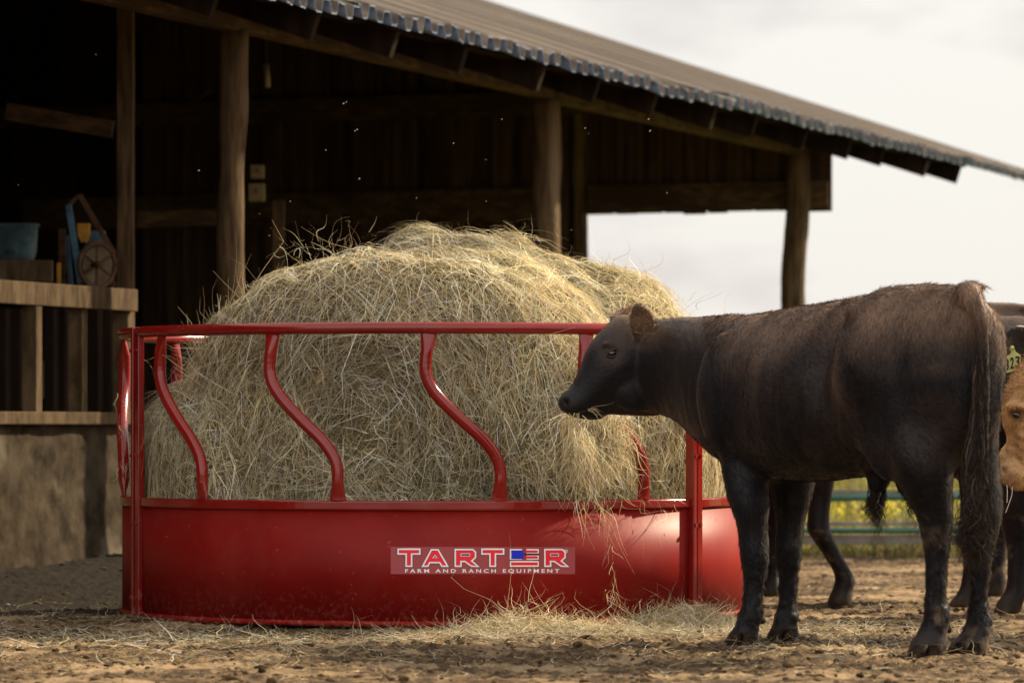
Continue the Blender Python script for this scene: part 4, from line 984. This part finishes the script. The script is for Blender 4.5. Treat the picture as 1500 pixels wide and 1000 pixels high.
# soft folds running down the neck, ribs and a hollow flank
loc = toloc(v); nk = np.exp(-((v[:, 0] - .56) / .10) ** 2) * np.clip((v[:, 2] - .66) / .1, 0, 1)
wv = np.sin((v[:, 0] * 1.0 + v[:, 2] * .28 + fbm(v, 5, 2, 3) * .02) * 210 + fbm(v, 9, 2, 13) * 2.5) * .0014 * nk * (.5 + .5 * vnoise(v * 7, 19))
v = v + no * wv[:, None]
rb = np.sin(loc[:, 0] * 62 + loc[:, 2] * 6) * .0016 * 1.8 * np.exp(-((loc[:, 0] - .66) / .2) ** 2) * np.exp(-((loc[:, 2] - .88) / .15) ** 2)
fl = -.040 * np.exp(-((loc[:, 0] - .395 + (.98 - loc[:, 2]) * .12) / .055) ** 2) * np.exp(-((loc[:, 2] - .92) / .16) ** 2) * (abs(loc[:, 1]) > .1)
sh = -.022 * np.exp(-((loc[:, 0] - .83) / .07) ** 2) * np.exp(-((loc[:, 2] - .86) / .2) ** 2) * (abs(loc[:, 1]) > .1)
hn = .048 * np.exp(-((loc[:, 0] - .16) / .13) ** 2 - ((loc[:, 2] - .90) / .17) ** 2) * (loc[:, 1] > .05) + .018 * np.exp(-((loc[:, 0] - .99) / .10) ** 2 - ((loc[:, 2] - .82) / .16) ** 2) * (abs(loc[:, 1]) > .1) + .014 * np.exp(-((loc[:, 0] - .27) / .05) ** 2 - ((loc[:, 2] - 1.11) / .04) ** 2)
fk = fbm(loc * V3(1, 1, .22) + V3(0, 0, .1) * loc[:, :1], 15, 3, 83) * .0042 * np.clip((v[:, 0] - .6) / .1, 0, 1) * np.clip((v[:, 2] - .55) / .1, 0, 1) + fbm(v, 5, 2, 87) * .007 * np.clip((v[:, 0] - .7) / .2, 0, 1)
v = v + no * (fk + rb * 1.6 + fl + sh + hn + fbm(v, 7, 3, 61) * .003 + np.clip(fbm(v, 38, 2, 71), 0, 1) * .006 * np.clip((.42 - v[:, 2]) / .2, 0, 1))[:, None]
no = get_no(body)
def bull_col(v, n_):
    c = coat_colour(v, n_, .88, 1.0, 4); lc = toloc(v); hilite_ = (np.exp(-((lc[:, 0] - .30 - (.9 - lc[:, 2]) * -.1) / .035) ** 2 - ((lc[:, 2] - .86) / .13) ** 2) * .55 + np.exp(-((lc[:, 0] - .76) / .10) ** 2 - ((lc[:, 2] - .88) / .14) ** 2) * .4 + np.exp(-((lc[:, 0] - .93) / .04) ** 2 - ((lc[:, 2] - .92) / .14) ** 2) * .3)[:, None] * np.clip(.7 + fbm(lc * V3(1, 1, .3), 14, 2, 8)[:, None], 0, 1.3); c = c + BROWN * .75 * hilite_; st_ = np.clip(.55 + fbm(np.stack([lc[:, 0] * 9 + lc[:, 2] * 2, lc[:, 1], lc[:, 2] * 1.6], 1), 1.6, 3, 27) * .8, 0, 1)[:, None]; c = c * (.62 + .45 * st_)  # brown patches on haunch front and ribs paint in coat highlights
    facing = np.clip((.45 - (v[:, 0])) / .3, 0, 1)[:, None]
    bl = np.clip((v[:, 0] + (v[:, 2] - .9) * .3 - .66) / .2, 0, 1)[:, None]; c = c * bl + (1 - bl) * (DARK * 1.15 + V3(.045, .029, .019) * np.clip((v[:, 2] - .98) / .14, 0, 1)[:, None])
    e = gauss(v, E1b * .4 + E1t * .6, .045)[:, None] + gauss(v, E2b * .4 + E2t * .6, .04)[:, None] + gauss(v, head_pt(905, 462, 0), .04)[:, None] * .6
    c = c * (1 - np.clip(e, 0, 1) * .85) + V3(.26, .17, .105) * np.clip(e, 0, 1) * .85
    c = c + V3(.03, .016, .010) * gauss(v, EYEC, .03)[:, None]
    ms = gauss(v, head_pt(826, 592, .03), .028)[:, None]; c = c * (1 - .5 * ms) + V3(.032, .028, .028) * .5 * ms; nsd = np.clip(gauss(v, head_pt(823, 590, .035), .011) * 1.3, 0, 1)[:, None]; c = c * (1 - nsd) + V3(.002, .001, .001) * nsd; md = np.exp(-(segd(v, MOUTH) / .006) ** 2)[:, None] * .8; c = c * (1 - md) + V3(.002, .001, .001) * md
    return c
def bull_flow(p, n_):
    lc = toloc(p); D = np.tile(-AX * .55 + V3(0, 0, -.75), (len(p), 1))
    hd = (p[:, 0] < .66) & (p[:, 2] > .7); D[hd] = -HF * .9 + V3(0, 0, -.15)
    D += .5 * np.stack([fbm(p, 3, 1, 5), fbm(p, 3, 1, 6), fbm(p, 3, 1, 7)], 1)
    er = (gauss(p, E1t * .6 + E1b * .4, .05) + gauss(p, E2t * .6 + E2b * .4, .04))[:, None] > .35
    D = np.where(er, nrm(E1t - E1b) * .9 + rng.normal(size=p.shape) * .75, D); return D
def bull_len(p):
    L_ = np.full(len(p), .021); L_[(p[:, 0] < .66) & (p[:, 2] > .7)] = .009
    L_ += .010 * np.clip((p[:, 2] - 1.0) / .12, 0, 1) * (p[:, 0] > .72)
    er = gauss(p, E1t * .6 + E1b * .4, .045) + gauss(p, E2t * .6 + E2b * .4, .035); L_ = np.maximum(L_, .024 * (er > .3)); L_[p[:, 2] < .12] = .007
    return L_
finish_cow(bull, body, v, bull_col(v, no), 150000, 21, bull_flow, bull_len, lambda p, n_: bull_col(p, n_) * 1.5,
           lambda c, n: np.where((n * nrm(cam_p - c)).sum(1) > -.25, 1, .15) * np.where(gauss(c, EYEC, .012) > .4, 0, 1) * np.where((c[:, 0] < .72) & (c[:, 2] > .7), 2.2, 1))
# eye
EYEM = flat_mat('eye', (.008, .005, .004), .04, .8); LID = flat_mat('eyelid', (.012, .008, .007), .35, .5); HOOF = noise_mat('muddy_hoof', (.006, .004, .003), (.035, .022, .013), 30, .9, .1, .8, 60)
g = MB(); ellipsoid(g, EYEC - HS * .004, HF * .0165, V3(0, 0, .0125), HS * .013, 20, 14); g.build('eye', EYEM, bull, True)
g = MB(); g.tube([EYEC + HS * (.0055 - .003 * abs(math.cos(t))) + HF * math.cos(t) * .0185 + V3(0, 0, math.sin(t) * .0125 + .0035 * math.cos(t) * -1) for t in np.linspace(0, 2 * math.pi, 33)], .0032, 8); g.build('eyelid', LID, bull, True)
# hooves: split toes
def hoof(root, px, py, Y, wpx, lean, nm='hoof'):
    c = P(px, py, Y); c[2] = 0; w_ = wpx * Y / F_PX; g = MB()
    for s in (-1, 1):
        o = c + V3(s * w_ * .48, -.01, 0); rings = []
        for z, f, sh_ in ((-.012, 1.0, 0), (.01, 1.02, 0), (.03, .92, .15), (.048, .78, .3)):
            rings.append([o + V3(w_ * .55 * f * math.cos(t) - lean * w_ * (1 - z / .05) * .5, .050 * f * math.sin(t) - .006, z) for t in np.linspace(0, 2 * math.pi, 16, endpoint=False)][::-1])
        g.loft(rings)
    g.build(nm, HOOF, root, True)
hoof(bull, 1088, 947, 13.50, 20, .5); hoof(bull, 1148, 943, 13.71, 21, .4); hoof(bull, 1360, 965, 12.74, 24, .6); hoof(bull, 1421, 962, 12.88, 23, .6)
def hairs(root, name, items, seed, cols, seg=12, wav=.012):
    r = np.random.default_rng(seed); Vq, Fq, Cq, k0 = [], [], [], 0
    for path, n, spread, wd, wave, tail in items:
        path = catmull(path, 5); m = len(path)
        for _ in range(n):
            st_ = r.uniform(0, .45); e = r.uniform(.75, 1.0); tt_ = np.linspace(st_, e, seg + 1); base = np.stack([np.interp(tt_ * (m - 1), np.arange(m), path[:, k]) for k in range(3)], 1)
            ph = r.uniform(0, 6.28, 2); off = r.normal(size=3) * spread; u = np.linspace(0, 1, seg + 1)[:, None]
            base = base + off * (.25 + .9 * u) + wave * (.25 + u) * np.concatenate([np.sin(u * r.uniform(9, 22) + ph[0]), .6 * np.cos(u * r.uniform(9, 20) + ph[1]), 0 * u], 1)
            base[-1] += V3(*(r.normal(size=3) * tail)); W_ = wd * (1 - .8 * u); s = V3(*nrm(r.normal(size=3) * V3(1, .5, .2)))
            V = np.stack([base - s * W_ / 2, base + s * W_ / 2], 1).reshape(-1, 3)
            Vq.append(V); Fq.append(np.array([[2 * i, 2 * i + 1, 2 * i + 3, 2 * i + 2] for i in range(seg)]) + k0); Cq.append(np.repeat((np.array(cols[r.integers(0, len(cols))]) * r.uniform(.6, 1.4))[None], len(V), 0)); k0 += len(V)
    return mesh_obj(name, np.vstack(Vq), np.vstack(Fq), FUR, root, False, col=np.vstack(Cq))
HC_ = [(.014, .010, .008), (.03, .02, .014), (.02, .014, .011), (.065, .045, .032)]
hairs(bull, 'tail_hair', [([P(1434, 520, 12.55), P(1434, 600, 12.55), P(1430, 690, 12.56), P(1430, 770, 12.57), P(1430, 832, 12.6)], 1300, (.018, .012, .01), .0034, .016, .008),
                          ([P(1440, 640, 12.54), P(1430, 720, 12.55), P(1424, 780, 12.56), P(1432, 812, 12.57)], 520, (.022, .012, .01), .003, .030, .016),
                          ([P(1442, 700, 12.54), P(1428, 760, 12.55), P(1414, 790, 12.56), P(1407, 815, 12.57)], 30, (.012, .012, .01), .0025, .02, .02)], 31, HC_)
hairs(bull, 'belly_tassel', [([P(1285, 695, 13.12), P(1280, 722, 13.11), P(1276, 748, 13.1), P(1285, 772, 13.1)], 150, (.014, .012, .006), .003, .012, .006),
                             ([P(1292, 700, 13.12), P(1294, 725, 13.11), P(1287, 755, 13.1), P(1288, 790, 13.1)], 70, (.010, .01, .006), .0028, .010, .004),
                             ([P(1322, 690, 13.0), P(1326, 715, 13.0), P(1332, 740, 13.0), P(1337, 768, 13.0)], 60, (.008, .012, .01), .0028, .010, .006)], 32, HC_[:3])
hairs(bull, 'ear_tuft', [([head_pt(940, 470, .12), head_pt(936, 495, .13), head_pt(930, 517, .13)], 60, (.008, .008, .004), .0018, .004, .003),
                         ([head_pt(945, 470, .12), head_pt(948, 490, .12), head_pt(950, 507, .12)], 70, (.010, .008, .006), .002, .005, .004)], 33, [(.14, .095, .062), (.08, .05, .03), (.2, .15, .10)], 6)

# --- black cow standing behind the bull
def simple_flow(ax): return lambda p, n_: np.tile(-nrm(ax) * .6 + V3(0, 0, -.7), (len(p), 1))
O2 = V3(2.03, 17.15, 0); A2x = V3(-1, .06, 0)
c2w = thing('cow', 'black cow mostly hidden behind the bull with one foreleg stretched back', 'cow', O2)
mb = MB(); X2 = frame(O2, A2x, 1.055, True); torso(mb, X2); muscles(mb, X2)
neck(mb, [(*toloc(V3(*q[:3])) * V3(1, 1, 1), *q[3:]) for q in NECK], lambda q: X2(q))
add_leg(mb, pxleg([(640, 1200, 30, .1), (690, 1203, 22), (725, 1202, 17), (750, 1199, 16), (775, 1199, 17), (792, 1208, 15), (815, 1221, 12.5), (835, 1233, 12.5), (850, 1238, 14.5), (864, 1234, 15), (875, 1231, 18), (886, 1229, 19)], 16.7))
add_leg(mb, pxleg([(640, 1150, 30), (720, 1140, 20), (770, 1134, 17), (800, 1130, 13), (835, 1130, 12), (850, 1131, 14), (862, 1129, 17), (872, 1128, 18)], 17.5))
add_leg(mb, pxleg([(600, 1440, 40), (690, 1430, 26), (760, 1425, 18), (820, 1422, 12), (860, 1420, 14), (875, 1412, 16), (888, 1406, 18)], 16.55))
add_leg(mb, pxleg([(600, 1475, 36, -.2), (690, 1470, 24, -.1), (760, 1466, 16), (820, 1462, 11), (850, 1460, 13), (872, 1456, 16)], 17.4))
# lowered head turned away, behind the hay
for s in (1,):
    ellipsoid(mb, X2(V3(1.42, -.22, .93)), X2(V3(.2, -.05, -.06)) - X2(V3(0, 0, 0)), X2(V3(0, .1, 0)) - X2(V3(0, 0, 0)), V3(0, 0, .13)); ellipsoid(mb, X2(V3(1.62, -.27, .86)), X2(V3(.13, 0, -.05)) - X2(V3(0, 0, 0)), X2(V3(0, .065, 0)) - X2(V3(0, 0, 0)), V3(0, 0, .075))
    for q in (-1, 1): ear(mb, X2(V3(1.33, -.22 + q * .09, 1.0)), X2(V3(1.30, -.22 + q * .24, .99)), V3(-.3, -.3, .9), .04)
ellipsoid(mb, P(1246, 852, 16.72), V3(.022, 0, -.006), V3(0, .03, 0), V3(0, 0, .014), 10, 6)
body = remesh(mb, .011, 6, 'b2'); v = get_co(body); no = get_no(body); v = v + no * (fbm(v, 7, 3, 61) * .004)[:, None]
cc = lambda p, n_: coat_colour(p, n_, 1.05, .55, 14)
finish_cow(c2w, body, v, cc(v, no), 26000, 22, simple_flow(A2x), lambda p: np.full(len(p), .02), lambda p, n_: cc(p, n_) * 1.3, lambda c, n: np.where((n[:, 1] < .2), 1, .1))

# --- black cow at the right edge with a yellow ear tag
O3 = V3(2.85, 16.35, 0); A3 = nrm(V3(-.86, -.5, 0))
c3w = thing('cow', 'black cow at the right edge wearing a yellow numbered ear tag', 'cow', O3)
mb = MB(); X3 = frame(O3, A3, 1.04, False); torso(mb, X3); muscles(mb, X3)
add_leg(mb, pxleg([(560, 1500, 48, .2), (640, 1492, 40), (720, 1488, 30), (775, 1490, 22), (800, 1492, 18), (840, 1490, 15), (865, 1488, 16), (882, 1480, 19), (898, 1474, 20)], 15.9))
add_leg(mb, pxleg([(600, 1550, 40), (720, 1545, 28), (800, 1540, 17), (860, 1540, 15), (900, 1530, 20)], 15.6))
add_leg_local(mb, LEG_HL, X3); add_leg_local(mb, LEG_HR, X3)
S3 = head_pt(940, 475, .10)
dlt = P(1492, 505, 15.55) - S3; X3h = lambda q: q + dlt
head(mb, X3h)
w3 = X3(V3(1.08, 0, .86)); h3_ = head_pt(962, 535, 0) + dlt
neck(mb, [(*w3, .16, .27, .27), (*(w3 * .5 + h3_ * .5 + V3(.0, 0, .01)), .125, .225, .22), (*(h3_ + V3(.03, 0, -.01)), .10, .17, .17)])
EB, ET = P(1514, 500, 15.42), P(1463, 505, 15.28)
ear(mb, EB, ET, nrm(V3(.1, -1, -.25)), .078, .016)
body = remesh(mb, .010, 5, 'b3'); v = get_co(body); no = get_no(body); v = v + no * (fbm(v, 7, 3, 67) * .004)[:, None]
cc3 = lambda p, n_: coat_colour(p, n_, 1.08, .35, 17)
finish_cow(c3w, body, v, cc3(v, no), 30000, 23, simple_flow(A3), lambda p: np.full(len(p), .017), lambda p, n_: cc3(p, n_) * 1.3, lambda c, n: np.where((n[:, 1] < .2), 1, .1))
# tag: plate with a neck, tilted, black digits
TY = 15.22
TAGM = noise_mat('yellow_tag', (.34, .34, .10), (.46, .45, .16), 60, .5, .3, .1); 
tp = lambda x, y, e=0: P(1443.5 + x / 12.5, 480 + y / 12.5, TY - e)
outl = [(255, 590), (370, 520), (455, 485), (475, 440), (440, 380), (465, 345), (510, 345), (540, 400), (560, 440), (645, 500), (648, 700), (625, 755), (540, 785), (365, 832), (240, 840)]
g = MB(); n = len(outl); V = [tp(*q) for q in outl] + [tp(*q) + V3(0, .004, 0) for q in outl]
g.add(V, [tuple(range(n))[::-1], tuple(range(n, 2 * n))] + [(i, (i + 1) % n, n + (i + 1) % n, n + i) for i in range(n)]); tg_ = g.build('ear_tag', TAGM, c3w)
u8 = [(280, 800), (345, 600), 'x']; DIG = MB()
cu = bpy.data.curves.new('t', 'FONT'); BLK = flat_mat('tag_ink', (.01, .01, .01), .6)
for ch_, xa, xb, yb, yt in (('8', 345, 425, 785, 575), ('2', 450, 520, 755, 545), ('3', 545, 625, 728, 520)):
    u, t, f = font_patch(ch_, 0, 0, 0, 0, 0); DIG.add([tp(xa + a * (xb - xa), yb + b * (yt - yb) - (a) * 12, .003) for a, b in zip(u, t)], f)
    DIG.add([tp(xa + a * (xb - xa) + 5, yb + b * (yt - yb) - (a) * 12, .0034) for a, b in zip(u, t)], f)
o = mesh_obj('number', np.vstack(DIG.V), DIG.F, BLK, None, False); o.parent = tg_; o.data.transform(__import__('mathutils').Matrix.Translation(-parent_world(tg_)))
g = MB(); g.tube([tp(490, 365, .002), tp(490, 365, .012)], .008, 10); o = mesh_obj('rivet', np.vstack(g.V), g.F, TAGM, None); o.parent = tg_; o.data.transform(__import__('mathutils').Matrix.Translation(-parent_world(tg_)))

# --- tan cow at the right edge, head down
O4 = V3(3.35, 14.55, 0); A4 = nrm(V3(-1, -.12, 0))
c4w = thing('cow', 'tan cow with curly forehead hanging its head at the right edge', 'cow', O4)
mb = MB(); X4 = frame(O4, A4, 1.0, False); torso(mb, X4); muscles(mb, X4)
add_leg_local(mb, LEG_FL, X4); add_leg_local(mb, LEG_FR, X4); add_leg_local(mb, LEG_HL, X4); add_leg_local(mb, LEG_HR, X4)
Y4 = 13.95; f4 = nrm(V3(-.80, -.60, 0)); s4 = V3(f4[1], -f4[0], 0)          # the face points left and towards the camera
rows = [(520, 1560, .09, .10), (540, 1545, .112, .125), (575, 1525, .112, .13), (607, 1519, .102, .125), (640, 1515, .082, .105), (665, 1504, .070, .092), (688, 1494, .064, .085), (703, 1492, .056, .075), (714, 1498, .038, .05)]
A = catmull(np.array(rows, float), 4); rings = []
for py, px, w_, dp in A:
    c = P(px, py, Y4); rings.append([c + s4 * w_ * np.sign(math.cos(t)) * abs(math.cos(t)) ** .85 + f4 * dp * np.sign(math.sin(t)) * abs(math.sin(t)) ** .85 for t in np.linspace(0, 2 * math.pi, 28, endpoint=False)])
mb.loft(rings)
w4 = X4(V3(1.08, 0, .86)); t4 = P(1530, 560, 14.0)
neck(mb, [(*w4, .16, .25, .27), (*(w4 * .5 + t4 * .5), .125, .2, .2), (*t4, .10, .13, .14)])
EY4 = P(1487, 608, Y4 - .112)
ear(mb, P(1552, 560, Y4 - .06), P(1572, 566, Y4 - .24), V3(-.6, -.5, .3), .045, .014); ear(mb, P(1560, 545, Y4 + .10), P(1556, 548, Y4 + .28), V3(-.8, -.2, .4), .045, .014)
ellipsoid(mb, P(1489, 596, Y4 - .10), V3(.035, -.02, 0), V3(0, .03, 0), V3(0, 0, .018)); ellipsoid(mb, P(1483, 690, Y4 - .06), V3(.048, 0, 0), V3(0, .045, 0), V3(0, 0, .045)); ellipsoid(mb, P(1497, 650, Y4 - .085), V3(.02, 0, 0), V3(0, .02, 0), V3(0, 0, .08))
body = remesh(mb, .0075, 4, 'b4'); v = get_co(body); no = get_no(body)
v -= no * (gauss(v, EY4, .016) * .014)[:, None]; NS4 = P(1468, 689, Y4 - .09); v -= no * (gauss(v, NS4, .009) * .02)[:, None]
MO4 = [P(1468, 700, Y4 - .1), P(1480, 703, Y4 - .12), P(1494, 694, Y4 - .13), P(1505, 688, Y4 - .12)]; v -= no * (np.exp(-(segd(v, MO4) / .006) ** 2) * .008)[:, None]
v += no * (np.sin((v[:, 2] * 1.0 + v[:, 0] * .8 + fbm(v, 6, 2, 9) * .03) * 160) * .0025 * gauss(v, P(1490, 655, Y4 - .1), .05) + fbm(v, 16, 3, 66) * .009)[:, None]
def tan_col(p, n_):
    t = np.clip(.5 + fbm(p, 9, 3, 91) * .6, 0, 1)[:, None]; c = V3(.24, .115, .04) * (1 - t) + V3(.52, .31, .13) * t
    d = np.clip(gauss(p, EY4, .018) * .9 + gauss(p, NS4, .012), 0, .9)[:, None]; c = c * (1 - d) + V3(.06, .03, .018) * d
    ms = gauss(p, P(1474, 700, Y4 - .1), .04)[:, None] * .4; return c * (1 - ms) + V3(.42, .30, .2) * ms
def tan_flow(p, n_):
    D = np.tile(V3(.1, 0, -1.), (len(p), 1)); cur = (p[:, 2] > .83)[:, None]; return np.where(cur, rng.normal(size=p.shape) * 1.2, D + .4 * rng.normal(size=p.shape))
finish_cow(c4w, body, v, tan_col(v, no), 40000, 24, tan_flow, lambda p: np.where((p[:, 2] > .84) & (p[:, 0] < 2.1), .04, .014), lambda p, n_: tan_col(p, n_) * 1.1, lambda c, n: np.where(c[:, 0] < 1.95, 6, .5) * np.where(gauss(c, EY4, .012) > .5, 0, 1))
g = MB(); ellipsoid(g, EY4 + f4 * -.004, s4 * .017, V3(0, 0, .012), f4 * .012, 16, 10); g.build('eye', EYEM, c4w, True)
DR = flat_mat('drool', (.75, .72, .66), .05, .8)
g = MB(); g.tube(catmull([P(1475, 710, Y4 - .08), P(1475.5, 722, Y4 - .08), P(1475, 736, Y4 - .08)], 5), .0012, 6); g.build('drool', DR, c4w, True)
g = MB(); g.tube(catmull([P(1483, 712, Y4 - .08), P(1482, 725, Y4 - .08), P(1477, 740, Y4 - .08), P(1473, 751, Y4 - .08)], 5), .0011, 6); g.build('drool', DR, c4w, True)
